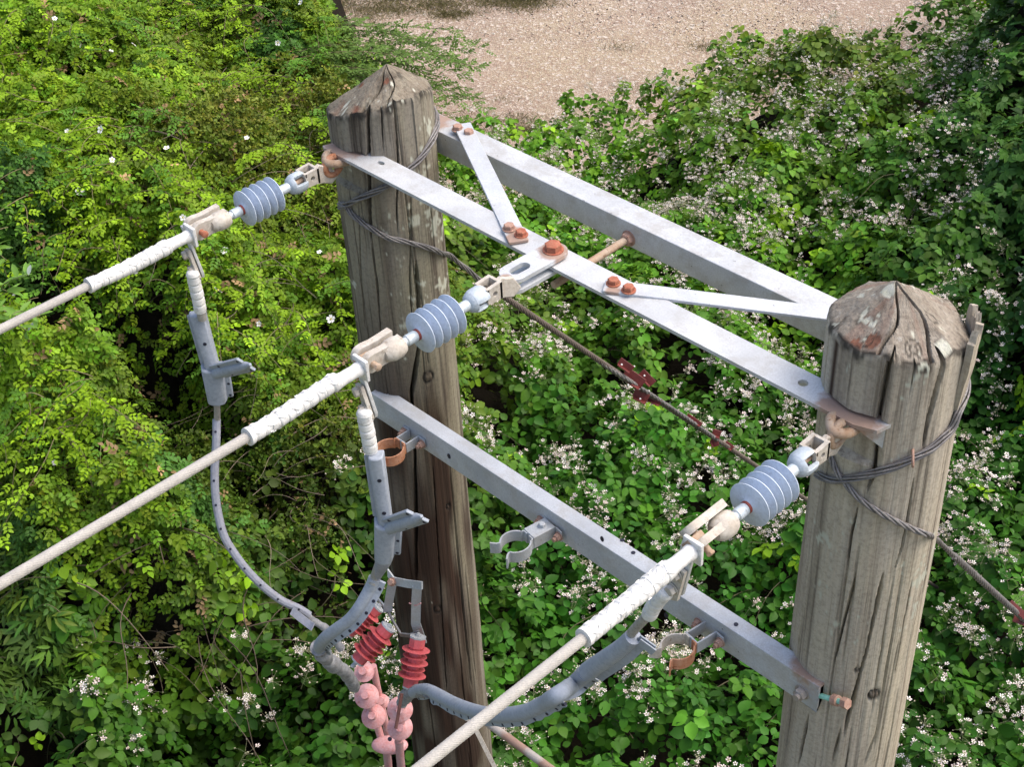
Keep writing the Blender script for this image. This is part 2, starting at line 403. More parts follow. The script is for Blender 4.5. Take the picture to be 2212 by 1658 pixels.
    drk = np.maximum(drk, cap*np.clip(vnoise(P[:, 0], P[:, 1], .03, seed+34)*2.0+n2*1.2-.55, 0, .6))
    for (ka, kz, kr) in knots:
        dd = np.sqrt(((np.mod(ang-ka+math.pi, 2*math.pi)-math.pi)*R0)**2+((z-kz)*.8)**2)
        drk = np.maximum(drk, .8*np.exp(-((dd-kr)/.0025)**2)); red = np.maximum(red, .75*(dd < kr))
    for (px, py, r, ch) in wearf.get('capspots', []):
        dd = np.hypot(P[:, 0]-px, P[:, 1]-py)*cap+(1-cap)
        mm = (dd+n2*.004 < r)
        if ch == 'r': red = np.maximum(red, mm*.85)
        if ch == 'd': drk = np.maximum(drk, (np.abs(dd-r) < .0016)*.7)
    lich = np.clip((n1*2+vnoise(ang*R0, z, .06, seed+40)*2-1.15+wearf['lich'](ang, z))*5, 0, .9)*(1-cap)
    lich = np.maximum(lich, cap*np.clip((n2*2+vnoise(P[:, 0], P[:, 1], .03, seed+41)*1.6-.95)*5, 0, .9))
    for (px, py, r, ch) in wearf.get('capspots', []):
        if ch == 'w':
            dd = np.hypot((P[:, 0]-px), P[:, 1]-py)+n2*.006+(1-cap); lich = np.maximum(lich, (dd < r)*1.); drk = np.where(dd < r, 0, drk)
    at = me.color_attributes.new('wear', 'FLOAT_COLOR', 'POINT')
    at.data.foreach_set('color', np.stack([red, drk, lich, np.ones_like(red)], -1).astype(np.float32).ravel())
    me.materials.append(mat); me.materials.append(wearf['capmat']); me.shade_smooth(); me.update()
    mi = np.zeros(len(me.polygons), np.int32); mi[(nz-1)*N:] = 1; me.polygons.foreach_set('material_index', mi); me.set_sharp_from_angle(angle=math.radians(48))
    ob = bpy.data.objects.new('pole_shaft', me); COL.objects.link(ob); ob.parent = th
    return th

XR, RR_ = 1.239, .1089
RL_ = .1085
def cr(px, X0, R, w=.0022, dep=.02):
    out = []
    for x, y in px:
        P = oncyl(x, y, X0, R); out.append((math.atan2(P[1], P[0]-X0), P[2]))
    return (out, w, dep)
def kn(x, y, r, X0, R):
    P = oncyl(x, y, X0, R); return (math.atan2(P[1], P[0]-X0), P[2], r)
ZTL = oncyl(821, 249, 0, RL_)[2]; ZTR = oncyl(1925, 784, XR, RR_)[2]
print('rim heights', ZTL, ZTR)
cracksL = [cr([(796, 252), (796.5, 321), (801.5, 521)], 0, RL_, .0032, .03), cr([(801.7, 515), (814, 600), (822, 700), (824, 760)], 0, RL_, .0016, .012),
           cr([(899, 560), (905, 640), (906, 741), (889, 853), (896, 972), (897.7, 1110), (898, 1262)], 0, RL_, .0038, .035),
           cr([(856, 262), (861, 349), (857, 440), (858, 508)], 0, RL_, .0017, .012), cr([(888.5, 400), (888, 508), (886, 600), (890, 700)], 0, RL_, .0015, .01),
           cr([(826, 262), (828, 340)], 0, RL_, .0012, .008), cr([(774, 420), (782, 620), (790, 720)], 0, RL_, .0014, .01), cr([(935, 1000), (950, 1240), (965, 1500)], 0, RL_, .0012, .01)]
cracksR = [cr([(1928, 790), (1918, 800), (1898, 897.9), (1888, 1019), (1871, 1065)], XR, RR_, .0032, .03), cr([(1856, 1085), (1838.6, 1153), (1828, 1230)], XR, RR_, .002, .015),
           cr([(2034.7, 795), (2020, 850), (2005, 905), (1993, 966)], XR, RR_, .0034, .03), cr([(1975, 1030), (1965, 1103), (1950, 1180), (1930, 1240)], XR, RR_, .0017, .012),
           cr([(1910, 1235), (1873, 1405), (1848, 1494), (1833, 1544), (1822, 1595)], XR, RR_, .0026, .02), cr([(1850, 1240), (1823, 1345), (1800, 1440)], XR, RR_, .0022, .016),
           cr([(1748.7, 1539), (1731, 1618), (1722, 1660)], XR, RR_, .0026, .018), cr([(1818, 1569), (1796, 1655)], XR, RR_, .002, .012), cr([(1898, 1569), (1865, 1655)], XR, RR_, .002, .012),
           cr([(1970, 1250), (1945, 1380), (1930, 1470)], XR, RR_, .0013, .01), cr([(1975, 800), (1962, 860)], XR, RR_, .0012, .01)]
# tar runs: left pole is dark creosote brown low down, with a red-brown streak under the cap
aL = [math.atan2(*(oncyl(x, y, 0, RL_)[[1, 0]])) for x, y in ((725, 300), (770, 290), (900, 800), (800, 900))]
def redL(a, z, r):
    s = np.exp(-((a-aL[1])/.10)**2)*(z > -.02)*(z < ZTL+.01)*np.clip(.6+2*vnoise(a*.1, z*.15, .012, 3), 0, 1)
    s2 = np.exp(-((a-aL[0])/.12)**2)*(z > -.02)*(z < ZTL)*.35
    low = np.clip((-.28-z)/.45, 0, 1)*np.clip(.92+1.0*vnoise(a*.1, z*.12, .02, 4)-.55*np.clip((a+.25)/.4, 0, 1), 0, .97)
    mid = np.clip((-.05-z)/.1, 0, 1)*np.clip(2.6*vnoise(a*.1, z*.05, .02, 8)-.2, 0, .7)
    return np.maximum(np.maximum(s, s2), np.maximum(low, mid))
aR = math.atan2(*(oncyl(1800, 800, XR, RR_)-np.array([XR, 0, 0]))[[1, 0]])
def redR(a, z, r):
    s = np.exp(-((a-aR)/.07)**2)*(z > -.06)*(z < ZTR-.005)
    return np.maximum(s, np.clip(2.2*vnoise(a*.1, z*.05, .025, 18)-.55, 0, .35))
def capxy(x, y, X0, z): P = onZ(x, y, z); return P[0]-X0, P[1]
CAPM = {}
for nm_, ca, cb_, cc_ in (('L', (.30, .27, .21), (.20, .165, .125), (.10, .075, .055)), ('R', (.37, .335, .28), (.26, .22, .175), (.10, .08, .065))):
    CAPM[nm_] = cap_mat('cut_wood_'+nm_, ca, cb_, cc_)
wl = dict(facets=([math.radians(a) for a in (-62, -2, 62, 125, 190, 245)], [.62, .62, .8, .9, .85, .72]), capmat=CAPM['L'], red=redL, lich=lambda a, z: np.where(z > -.45, np.clip((a+.75)/.5, 0, 1)*.6-.15, -.8), knots=[kn(925, 815, .0115, 0, RL_), kn(945, 1318, .009, 0, RL_), kn(968, 1095, .005, 0, RL_), kn(1010, 1590, .006, 0, RL_)],
          capspots=[(*capxy(846, 184, 0, ZTL+.04), .005, 'w'), (*capxy(835, 170, 0, ZTL+.05), .006, 'r'), (*capxy(829, 192, 0, ZTL+.03), .004, 'r'), (*capxy(780, 180, 0, ZTL+.03), .006, 'r')])
wr = dict(facets=([math.radians(a) for a in (-95, -30, 40, 110, 175, 225)], [.72, .66, .8, .85, .8, .74]), capmat=CAPM['R'], red=redR, lich=lambda a, z: np.where(z > -.5, -.05, -.6), knots=[kn(1888, 1503, .010, XR, RR_), kn(1851, 1450, .003, XR, RR_)],
          capspots=[(*capxy(1890, 708, XR, ZTR+.04), .011, 'r'), (*capxy(1848, 742, XR, ZTR+.01), .010, 'r'), (*capxy(1852, 757, XR, ZTR+.005), .008, 'w'), (*capxy(1878, 718, XR, ZTR+.03), .007, 'd'),
                    (*capxy(1975, 745, XR, ZTR+.02), .012, 'd'), (*capxy(1975, 745, XR, ZTR+.02), .006, 'd'), (*capxy(2015, 675, XR, ZTR+.04), .009, 'd'), (*capxy(2040, 750, XR, ZTR+.01), .011, 'w'), (*capxy(1925, 612, XR, ZTR+.075), .01, 'w')])
MW_L = wood_mat('weathered_wood_brown', (.27, .245, .20), (.20, .165, .125), (.055, .043, .034), (.30, .28, .19), 1)
MW_R = wood_mat('weathered_wood_grey', (.47, .425, .355), (.36, .30, .23), (.11, .088, .066), (.50, .45, .34), 1)
apL = onX(848, 137, 0.0); apR = onX(1930, 603, XR)
print('apex', apL, apR)
pl = pole('wooden_pole', 0, RL_, ZTL, (*(onZ(846, 140, ZTL+.066)[:2]*.7), ZTL+.066), cracksL, wl, MW_L, 'darker brown weathered wooden pole with cone top, the one carrying the red arresters', 5, notch=[(-.09, .002, .094)])
pr_ = pole('wooden_pole', XR, RR_, ZTR, (*((onZ(1931, 606, ZTR+.072)[:2]-np.array([XR, 0]))*.8), ZTR+.072), cracksR, wr, MW_R, 'pale grey cracked wooden pole with knots, splinter at its top, nearest the camera', 11, notch=[(-.09, .002, .094)])
# splinters standing off the rim of the near pole
def splinter(px, wdt, th_, h0, h1, R):
    b = MB(); a = px; rs = np.random.RandomState(int(wdt*1e5)); n = 14; vs = []
    zs_ = np.linspace(h0, h1, 9)
    for j, z in enumerate(zs_):
        for s in (0, 1):
            for i in range(n):
                t = a-wdt/2+wdt*i/(n-1); w2 = .5+.5*min(1, (j+1.5)/4)
                t = a+(t-a)*w2
                rr = R+s*th_*(.35+.65*min(1, j/5))+.0015*rs.rand()+j*.0007
                zz = z+(.026*vnoise(i*.31, s*.2, .5, int(wdt*100)) if j == 8 else 0)
                vs.append((XR+rr*math.cos(t), rr*math.sin(t), zz))
    fs = []
    for j in range(8):
        for i in range(n-1):
            o = j*2*n; fs += [(o+i, o+2*n+i, o+2*n+i+1, o+i+1), (o+n+i, o+n+i+1, o+3*n+i+1, o+3*n+i)]
        fs += [(j*2*n, j*2*n+n, (j+1)*2*n+n, (j+1)*2*n), (j*2*n+n-1, (j+1)*2*n+n-1, (j+1)*2*n+2*n-1, j*2*n+2*n-1)]
    fs += [(16*n+i, 16*n+n+i, 16*n+n+i+1, 16*n+i+1) for i in range(n-1)]
    b.add(vs, fs); return b
obj('splinter', splinter(.30, .40, .011, ZTR-.16, ZTR+.014, RR_-.004), MW_R, pr_, smooth=30, label='raised splinter of wood at the rim')
obj('splinter', splinter(.80, .40, .008, ZTR-.09, ZTR+.008, RR_-.003), MW_R, pr_, smooth=30)

# ------------------------------------------------------------------ steelwork
ZR = -.0216
YI, YO, HR = .0924, .1457, .0533
def arm(y_corner, y_back, z, h, x0, x1, t=.006):     # angle iron: web hanging at y_corner, flange to y_back
    b = MB()
    sgn = 1 if y_back > y_corner else -1
    prof = [(y_corner, z), (y_back, z), (y_back, z-t), (y_corner+sgn*t, z-t), (y_corner+sgn*t, z-h), (y_corner, z-h)]
    n = 40; vs = []
    for i in range(n+1):
        x = x0+(x1-x0)*i/n
        vs += [(x, p[0], p[1]) for p in prof]
    fs = [(i*6+k, i*6+(k+1) % 6, (i+1)*6+(k+1) % 6, (i+1)*6+k) for i in range(n) for k in range(6)]
    fs += [(0, 1, 2, 5), (2, 3, 4, 5)] ; fs += [(n*6+5, n*6+2, n*6+1, n*6), (n*6+5, n*6+4, n*6+3, n*6+2)]
    if sgn < 0: fs = [f[::-1] for f in fs]
    return b.add(vs, fs)
xr0 = onY(941, 284, YI)[0]; 
ta = thing('rear_crossarm', (.62, YI, ZR), 'long galvanised angle crossarm bolted behind both pole tops', 'crossarm')
MS_rear = steel('galvanised_rear', (.55, .57, .59), spots=[((.02, .12, -.02), .06)])
obj('steel_section', arm(YI+.004, YO+.006, ZR, HR, -.10, 1.255), MS_rear, ta, .0012)
b = MB(); P = onY(1358, 515, YI+.003); b.hexb((P[0], YI+.004, P[2]), (0, -1, 0), .013, .011); pieces('nut', b, M_bolt, ta)
# tie rod between the arms
tr_ = thing('tie_rod', (P[0], 0, P[2]), 'rusty threaded rod running between the front and rear crossarms', 'rod')
b = MB(); b.tube([(P[0]-.003, -.105, P[2]-.006), (P[0], YI+.01, P[2])], .0075, 14); obj('rod', b, M_rustpale, tr_)

# front arm: flat flange, vertical leg behind, scalloped against the poles
Q0 = onZ(709, 309, 0); Q1 = onZ(1879, 930, 0); E1 = onZ(1911, 910, 0)
print('front arm ends', Q0, Q1, E1)
YF, YB = -.1294, -.0698
x0, x1 = Q0[0], E1[0]
MS_front = steel('galvanised_front', (.57, .59, .61), spots=[((0.0, -.095, 0), .075), ((1.24, -.10, 0), .085)], dirtamt=.35)
tf = thing('front_crossarm', (.62, -.1, 0), 'galvanised front crossarm with bolt holes, notched rusty into both poles', 'crossarm')
def uv(x, y, z=0): P = onZ(x, y, z); return P[0], P[1]
hl = uv(823, 352); hr_ = uv(1735, 828)
outer = [(x0, YF+.004), (x0+.01, YF), (x1-.03, YF), (x1+.005, YF+.012), (x1+.012, YB-.018), (x1-.10, YB), (x0+.13, YB), (x0+.008, YB-.03)]
b = MB(); b.plate(outer, (0, 0, -.007), (1, 0, 0), (0, 1, 0), .007, holes=[circ(hl[0], hl[1], .010, .0055, 18), circ(hr_[0], hr_[1], .0085, .0085, 18)])
obj('flange', b, MS_front, tf, .001)
b = MB(); b.box(((x0+x1)/2, YB+.0035, -.0345), (x1-x0-.26, .006, .055)); b.add([(x1-.13, YB-.004, -.0075), (x1+.010, YB-.02, -.0075), (x1-.028, YF+.002, -.0075), (x1+.008, YB-.021, -.055)], [(1, 3, 2), (0, 3, 1), (0, 2, 3), (0, 1, 2)])
obj('web', b, MS_front, tf, .0008)

# braces lying flat on both arms
def brace(pa, pb, w, zl, label, la, lb, mat):
    A = np.array(pa); B = np.array(pb); ex = nrm(B-A); ey = np.cross((0, 0, 1), ex); ey = nrm(ey)
    L = np.linalg.norm(B-A)
    t = thing('brace_bar', tuple((A+B)/2), label, 'brace', 'flat diagonal braces')
    b = MB(); b.plate([(0, -w/2), (L, -w/2), (L, w/2), (0, w/2)], A, ex, ey, .006); obj('bar', b, mat, t, .001)
    for (q, m) in la+lb:
        b = MB(); b.hexb((q[0], q[1], q[2]), (0, 0, 1), .0105, .009); obj('bolt', b, m, t)
    return t
def top(x, y, z): return onZ(x, y, z)
zb = .0015
A = (onZ(998, 272, ZR+.004)); B = onZ(1121, 527, zb)
MS_b1 = steel('galvanised_brace', (.58, .61, .65), spots=[((B[0], B[1], zb), .055), ((B[0]-.03, B[1]+.02, zb), .03)], dirtamt=.25)
bz = lambda x, y, z: tuple(onZ(x, y, z))
brace(A, B, .037, 0, 'shorter diagonal flat brace nearest the darker pole, rusty at its front end', [(bz(989, 280, ZR+.009), M_bolt), (bz(1013, 290, ZR+.009), M_bolt)], [(bz(1100, 495, .007), M_bolt), (bz(1126, 508, .007), M_boltred)], MS_b1)
A2 = onZ(1305, 622, zb); B2 = onZ(1850, 690, ZR+.0035)
MS_b2 = steel('galvanised_brace_clean', (.58, .61, .65), spots=[((A2[0]+.02, A2[1], zb), .022)], dirtamt=.25)
brace(A2, B2, .036, 0, 'longer diagonal flat brace with two red bolts, ending at the paler pole', [(bz(1325, 613, .007), M_boltred), (bz(1358, 628, .007), M_boltred)], [], MS_b2)

# lower crossarm
YC, YLB, ZL, HL = -.1249, -.0885, -.6202, .0676
xl0 = onY(800, 838, YC)[0]; xl1 = onZ(1771, 1485.6, ZL)[0]
print('lower arm', xl0, xl1)
tl = thing('lower_crossarm', (.62, YC, ZL), 'lower galvanised angle crossarm carrying three cable clamps across both poles', 'crossarm')
MS_low = steel('galvanised_lower', (.52, .55, .59), spots=[((1.23, -.085, ZL), .07), ((0.0, -.085, ZL), .05)], dirtamt=.35)
o_ = arm(YC, YLB, ZL, HL, max(xl0, -.115), xl1)
obj('steel_section', o_, MS_low, tl, .0012)
b = MB()
for (x, y) in ((970, 986), (1439, 1330), (1301, 1165)):
    P = onY(x, y, YC-.0005); b.lathe([(0, .006), (.001, .006)], P-np.array([0, 0, 0]), (0, -1, 0), 14, sq=(.8, 1.2))
for (x, y) in ((1344, 1168), (1368, 1195), (1590, 1350)):
    P = onZ(x, y, ZL+.0003); b.lathe([(0, .0045), (.0008, .0045)], P, (0, 0, 1), 14)
pieces('bolt_hole', b, M_hole, tl, label='empty drilled holes')
P = onY(1733, 1496, YC); b = MB(); b.hexb(P, (0, -1, 0), .0125, .012); b.tube([P, P+np.array([0, -.02, 0])], .007, 12); obj('bolt', b, simple('dull_bolt', (.33, .29, .26), (.42, .38, .35), 80, .6, .3), tl)
# teal earth stud at its end
p1 = onY(1768, 1503, -.118); p2 = onY(1828, 1521, -.121)
ts = thing('earth_stud', tuple(p1), 'teal coated stud with two rusty nuts beyond the end of the lower crossarm', 'bolt')
b = MB(); b.tube([p1+(p1-p2)*.5, p2], .0052, 12); obj('stud', b, M_teal, ts)
d_ = nrm(p2-p1)
for k in (.62, .97):
    b = MB(); c_ = p1+(p2-p1)*k; b.lathe([(-.006, .0095), (-.006, .0105), (.006, .0105), (.006, .0095)], c_, d_, 6 if k > .9 else 14); pieces('nut', b, M_bolt, ts)

# link plate in the middle
LB = onZ(1195, 541, .012); 
MS_link = steel('galvanised_link', (.60, .63, .66), spots=[((LB[0], LB[1], .012), .045), ((LB[0], LB[1]-.12, .012), .02)], dirtamt=.25)
LE = onZ(1110, 588, .012)
tk = thing('link_plate', tuple(LB), 'galvanised slotted link plate pinned by a red bolt on the front crossarm', 'plate')
ex = nrm(LE-LB); ey = nrm(np.cross((0, 0, 1), ex)); Lk = np.linalg.norm(LE-LB)
out = [(Lk*1.0+.026*math.cos(a), .026*math.sin(a)) for a in np.linspace(-math.pi/2, math.pi/2, 16)]+[(.0+.026*math.cos(a), .026*math.sin(a)) for a in np.linspace(math.pi/2, 3*math.pi/2, 16)]
slot = [(Lk*.96+.011*math.cos(a), .011*math.sin(a)) for a in np.linspace(-math.pi/2, math.pi/2, 10)]+[(Lk*.74+.011*math.cos(a), .011*math.sin(a)) for a in np.linspace(math.pi/2, 3*math.pi/2, 10)]
b = MB(); b.plate(out, LB+np.array([0, 0, -.008]), ex, ey, .0085, holes=[slot]); obj('plate', b, MS_link, tk, .0015)
b = MB(); b.plate(out, LB+np.array([0, 0, -.030]), ex, ey, .008, holes=[slot]); obj('plate', b, MS_link, tk, .0015)
b = MB(); b.hexb(LB+np.array([0, 0, .0005]), (0, 0, 1), .0155, .013); obj('bolt', b, M_boltred, tk)
print('link', LB, LE)

# ------------------------------------------------------------------ insulator strings (running along -Y)
def twisted_link(o, label, grp='twisted links on the insulators'):
    # flat lug at the pole end, boxed half with a hole towards the insulator; o = point where it hooks on
    t = thing('twisted_link', tuple(o), label, 'link', grp); o = np.array(o)
    b = MB()
    pts = [(-.002, -.004), (.008, -.017), (-.012, -.026), (-.036, -.017), (-.050, -.014), (-.050, .014), (-.036, .017), (-.022, .010), (-.010, .007)]
    b.plate([(p[0]*-1, p[1]*1.25-.006) for p in pts][::-1], o+np.array([.005, 0, 0]), (0, -1, 0), (0, 0, 1), .010)
    obj('tail', b, M_tan, t, .002)
    b = MB(); b.plate([(0, -.017), (.034, -.015), (.034, .015), (0, .017)], o+np.array([.014, -.046, 0]), (0, -1, 0), (0, 0, 1), .007, holes=[circ(.017, 0, .0055, n=14)])
    b.plate([(0, -.017), (.034, -.015), (.034, .015), (0, .017)], o+np.array([-.012, -.046, 0]), (0, -1, 0), (0, 0, 1), .007, holes=[circ(.017, 0, .0055, n=14)])
    b.box(o+np.array([.001, -.048, 0]), (.026, .006, .033)); b.box(o+np.array([.001, -.079, .012]), (.026, .005, .008))
    obj('boxed_end', b, M_tan, t, .0015)
    b = MB(); b.lathe([(0, .007), (.022, .006), (.026, .009), (.031, .009), (.036, .004)], o+np.array([0, -.074, 0]), (0, -1, 0), 16); obj('ball_pin', b, M_rustpale, t)
    return t
def insulator(o, label):
    t = thing('insulator', tuple(o), label, 'insulator', 'grey strain insulators'); o = np.array(o)      # o: socket centre
    b = MB()   # socket: C-shaped collar open upwards
    prof = [(-.016, .010), (-.016, .0185), (-.008, .0225), (.008, .0225), (.016, .019), (.017, .010)]
    n = 26; vs = []; a0, a1 = math.radians(68), math.radians(372)
    sec = [(-.017, .0125), (-.017, .0185), (-.010, .0215), (.006, .0215), (.014, .0185), (.016, .010), (.006, .0115)]
    for i in range(n+1):
        a = a0+(a1-a0)*i/n
        for (s, r) in sec: vs.append(o+np.array([r*math.cos(a), -s, r*math.sin(a)]))
    m = len(sec)
    fs = [(i*m+k, i*m+(k+1) % m, (i+1)*m+(k+1) % m, (i+1)*m+k) for i in range(n) for k in range(m)]+[tuple(range(m))[::-1], tuple(n*m+k for k in range(m))]
    b.add(vs, [f[::-1] for f in fs]); b.lathe([(.010, .0195), (.017, .017), (.021, .010)], o, (0, -1, 0), 26)
    obj('socket', b, simple('socket_zinc', (.40, .47, .54), (.52, .58, .63), 60, .6, .15, .5), t, .001, smooth=50)
    b = MB(); b.lathe([(.014, .0085), (.018, .0098), (.044, .0098), (.046, .008)], o, (0, -1, 0), 22); b.lathe([(.136, .008), (.139, .0098), (.158, .0098), (.160, .0075), (.185, .0068)], o, (0, -1, 0), 22); pieces('end_fitting', b, M_fit, t)
    b = MB(); b.lathe([(.044, .010), (.048, .0105)], o, (0, -1, 0), 20); b.lathe([(.1335, .0105), (.1375, .0102)], o, (0, -1, 0), 20); pieces('seal_ring', b, M_redring, t)
    b = MB(); prof = [(.046, .0095)]
    rims = []
    for k in range(5):
        s = .0565+.0175*k; rims.append(s)
        prof += [(s-.0035, .0115), (s-.0018, .018), (s+.0002, .0352), (s+.0009, .0362), (s+.0016, .0355), (s+.0030, .020), (s+.0052, .0115)]
    prof += [(.135, .0095)]
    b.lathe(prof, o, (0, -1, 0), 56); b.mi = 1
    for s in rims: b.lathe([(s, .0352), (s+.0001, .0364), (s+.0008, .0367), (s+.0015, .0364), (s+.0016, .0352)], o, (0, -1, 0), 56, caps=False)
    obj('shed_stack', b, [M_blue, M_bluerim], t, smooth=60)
    return t
def clevis(o, label, roll, bolt_red=False):
    t = thing('clevis_fork', (0, 0, 0), label, 'clevis', 'tan clevis forks between insulator and clamp'); b = MB()
    L = .058
    prof = [(-.014+.020*math.cos(a), .0165*math.sin(a)) for a in np.linspace(math.pi/2+.3, 1.5*math.pi-.3, 12)]
    side = [(-.012, -.018), (.014, -.0165), (.030, -.016), (.046, -.018)]+[(.050+.0185*math.cos(a), .0185*math.sin(a)) for a in np.linspace(-1.3, 1.3, 11)]+[(.046, .018), (.030, .016), (.014, .0165), (-.012, .018)]
    for x in (-.0190, .0060):
        b.plate(side, (x, 0, 0), (0, -1, 0), (0, 0, 1), .013, holes=[circ(.052, 0, .0062, n=14)])
    b.lathe([(-.017, .009), (-.014, .0165), (-.004, .0205), (.010, .0205), (.020, .017), (.026, .012)], (0, 0, 0), (0, -1, 0), 24, sq=(1, .92))
    obj('fork', b, M_tan, t, .0022, smooth=50)
    b = MB(); b.tube([(-.020, -.052, 0), (.0195, -.052, 0)], .0055, 14); b.lathe([(0, .0072), (.004, .0072), (.0055, .005)], (.0165, -.052, 0), (1, 0, 0), 6 if not bolt_red else 18)
    obj('pin', b, M_boltred if bolt_red else M_rustpale, t)
    b = MB(); b.plate([(.046, -.011), (.076, -.011), (.076, .011), (.046, .011), (.041, 0)], (-.0055, 0, 0), (0, -1, 0), (0, 0, 1), .011)
    obj('tongue', b, M_rustpale if not bolt_red else M_tan, t, .002)
    t.location = o; t.rotation_euler = (0, roll, 0)
    return t
def sleeve_radius(n, r0, r1, ph, amp=.0011, turns=12):
    s = np.linspace(0, 1, n); base = r0+(r1-r0)*s
    return base+amp*(np.mod(s*turns+.8*vnoise(s*9, s*0, 1., 3)+ph, 1)**.7)-.0010*(np.mod(s*turns+ph, 1) < .12)
def dead_end(o, label, tip, seed, wob, sl_len=.225, loc_tag=0, plate_drop=None, lug=None):
    # o: where the square end plate stands on the axis
    t = thing('tension_clamp', tuple(o), label, 'clamp', 'white taped tension clamps'); o = np.array(o); rs = np.random.RandomState(seed)
    b = MB(); L0 = .048
    pts = [o+np.array([0, -s, 0]) for s in np.linspace(0, L0, 8)]
    b.tube(pts, [.0125, .0125, .0112, .0112, .0115, .0112, .0118, .0125], 24); obj('barrel', b, M_tape, t)
    n = 150; ss = np.linspace(L0, sl_len, n); w = np.array([wob*math.sin((s-L0)*21+seed)*.0035 for s in ss])
    pts = [o+np.array([w[i]*.4, -s, w[i]-tip*s]) for i, s in enumerate(ss)]
    r = sleeve_radius(n, .0142, .0122, rs.rand()); r[:4] = [.0125, .0138, .0145, .0145]; r[-7:] += .0016
    r = r+.0007*np.array([vnoise(s, 0, .012, seed) for s in ss])*2
    b = MB(); b.tube(pts, r, 26)
    # lengthwise ties pressed under the tape
    for a0 in (.7, 1.6, 2.6):
        q = [pts[i]+np.array([math.cos(a0+.25*math.sin(i*.3+seed))*(r[i]+.0004), 0, math.sin(a0+.25*math.sin(i*.3+seed))*(r[i]+.0004)]) for i in range(4, n-6, 3)]
        b.tube(q, .0011, 5)
    for i in range(8):       # loose tails of tape
        k = rs.randint(10, n-10); a0 = rs.rand()*6.28; c = pts[k]+np.array([math.cos(a0), 0, math.sin(a0)])*r[k]
        b.box(c, (.006+.008*rs.rand(), .006, .0014), (math.cos(a0+1.4), .3, math.sin(a0+1.4)), (0, 1, 0))
    obj('taped_sleeve', b, M_tape, t, smooth=55)
    return t, pts[-1]

strings = []
def string(Xs, z, s0, n_ins, lab, roll_s, roll_c, red, wob, seed, tip):
    tl_ = twisted_link((Xs, -s0+.002, z+.002), lab[0])
    ins = insulator((Xs, -(s0+.092), z), lab[1]) if not strings else copy_tree(strings[0])
    ins.location = (Xs, -(s0+.092), z); ins['label'] = lab[1]; ins.rotation_euler = (0, roll_s, 0)
    if not strings: strings.append(ins)
    cl = clevis((Xs, -(s0+.275), z), lab[2], roll_c, red)
    yp = -(s0+.348)
    dt, end = dead_end((Xs, yp, z), lab[3], tip, seed, wob)
    return yp, end, dt
sL = string(0.0, -.025, .137, 0, ('twisted link between the rusty eye and insulator at the darker pole', 'grey-blue five-shed insulator beside the darker pole, upper left', 'clevis fork with small red bolt, upper left', 'white taped clamp on the uppermost conductor, far left'), 0, .02, True, 1, 3, .01)
sM = string(.62, .028, .222, 1, ('twisted link hanging from the slotted link plate', 'grey-blue insulator in the middle, in front of the darker pole', 'rounded clevis fork in the middle, in front of the darker pole', 'white taped clamp on the middle conductor'), 1.0, .05, False, 1.4, 8, .005)
sR = string(XR, -.028, .132, 2, ('twisted link hooked to the rusty eye at the paler pole', 'grey-blue insulator beside the paler pole, lowest of the three', 'open clevis fork seen into its gap, nearest the paler pole', 'white taped clamp on the lowest conductor, above the lower crossarm'), .15, .56, False, 1, 15, .0)

# eye bolts in the poles
def eye(X0, label):
    t = thing('eye_bolt', (X0, -.11, -.02), label, 'eye bolt', 'rusty eyes on the pole faces')
    b = MB(); pts = []
    for a in np.linspace(-2.6, 2.2, 26): pts.append((X0+.002, -.138-.020*math.cos(a), -.024+.000*a+.019*math.sin(a)))
    b.tube(spline(pts, 2), .0072, 14); obj('eye', b, M_rustpale if X0 > .5 else M_rust, t)
    b = MB(); pts = [(X0-.018, -.108, -.012), (X0-.016, -.135, -.006), (X0+.002, -.152, -.010), (X0+.018, -.138, -.014), (X0+.018, -.108, -.02)]
    b.tube(spline(pts, 6), .0085, 14); obj('hook', b, M_rustpale, t)
    return t
eye(0, 'rusty orange eye bolt under the crossarm end at the darker pole'); eye(XR, 'pale rusty eye bolt under the crossarm end at the paler pole')

# conductors
def strand_wire(b, pts, r, n=7, lay=14):
    b.tube(pts, r*.96, 18)
    L = np.concatenate([[0], np.cumsum(np.linalg.norm(np.diff(pts, axis=0), axis=1))])
    tg = np.gradient(pts, axis=0); tg /= np.linalg.norm(tg, axis=1)[:, None]
    a = nrm(np.cross(tg[0], (0, 0, 1)))
    for k in range(n):
        q = []
        for i in range(len(pts)):
            a_ = nrm(a-tg[i]*(a@tg[i])); b_ = np.cross(tg[i], a_); ph = 2*math.pi*(k/n+L[i]*lay)
            q.append(pts[i]+(a_*math.cos(ph)+b_*math.sin(ph))*r*.92)
        b.tube(q, r*.095, 5)
for (yp, end, dt), Xs, far, lab in ((sL, 0., (0, 712), 'uppermost pale conductor leaving the picture at the left edge'), (sM, .62, (0, 1262), 'middle pale conductor crossing to the left edge'), (sR, XR, (910, 1658), 'lowest pale conductor leaving through the bottom edge')):
    F = onX(*far, Xs); e = np.array(end); d = nrm(F-e); pts = [e-d*.02+d*s for s in np.linspace(0, 2.6, 500)]
    pts = np.array([p+np.array([0, 0, -.004*(p[1]-e[1])**2]) for p in pts])
    t = thing('overhead_conductor', tuple(e), lab, 'conductor', 'stranded overhead conductors')
    b = MB(); strand_wire(b, pts, .0083, 16, 16); obj('stranded_wire', b, M_cond, t, smooth=70)

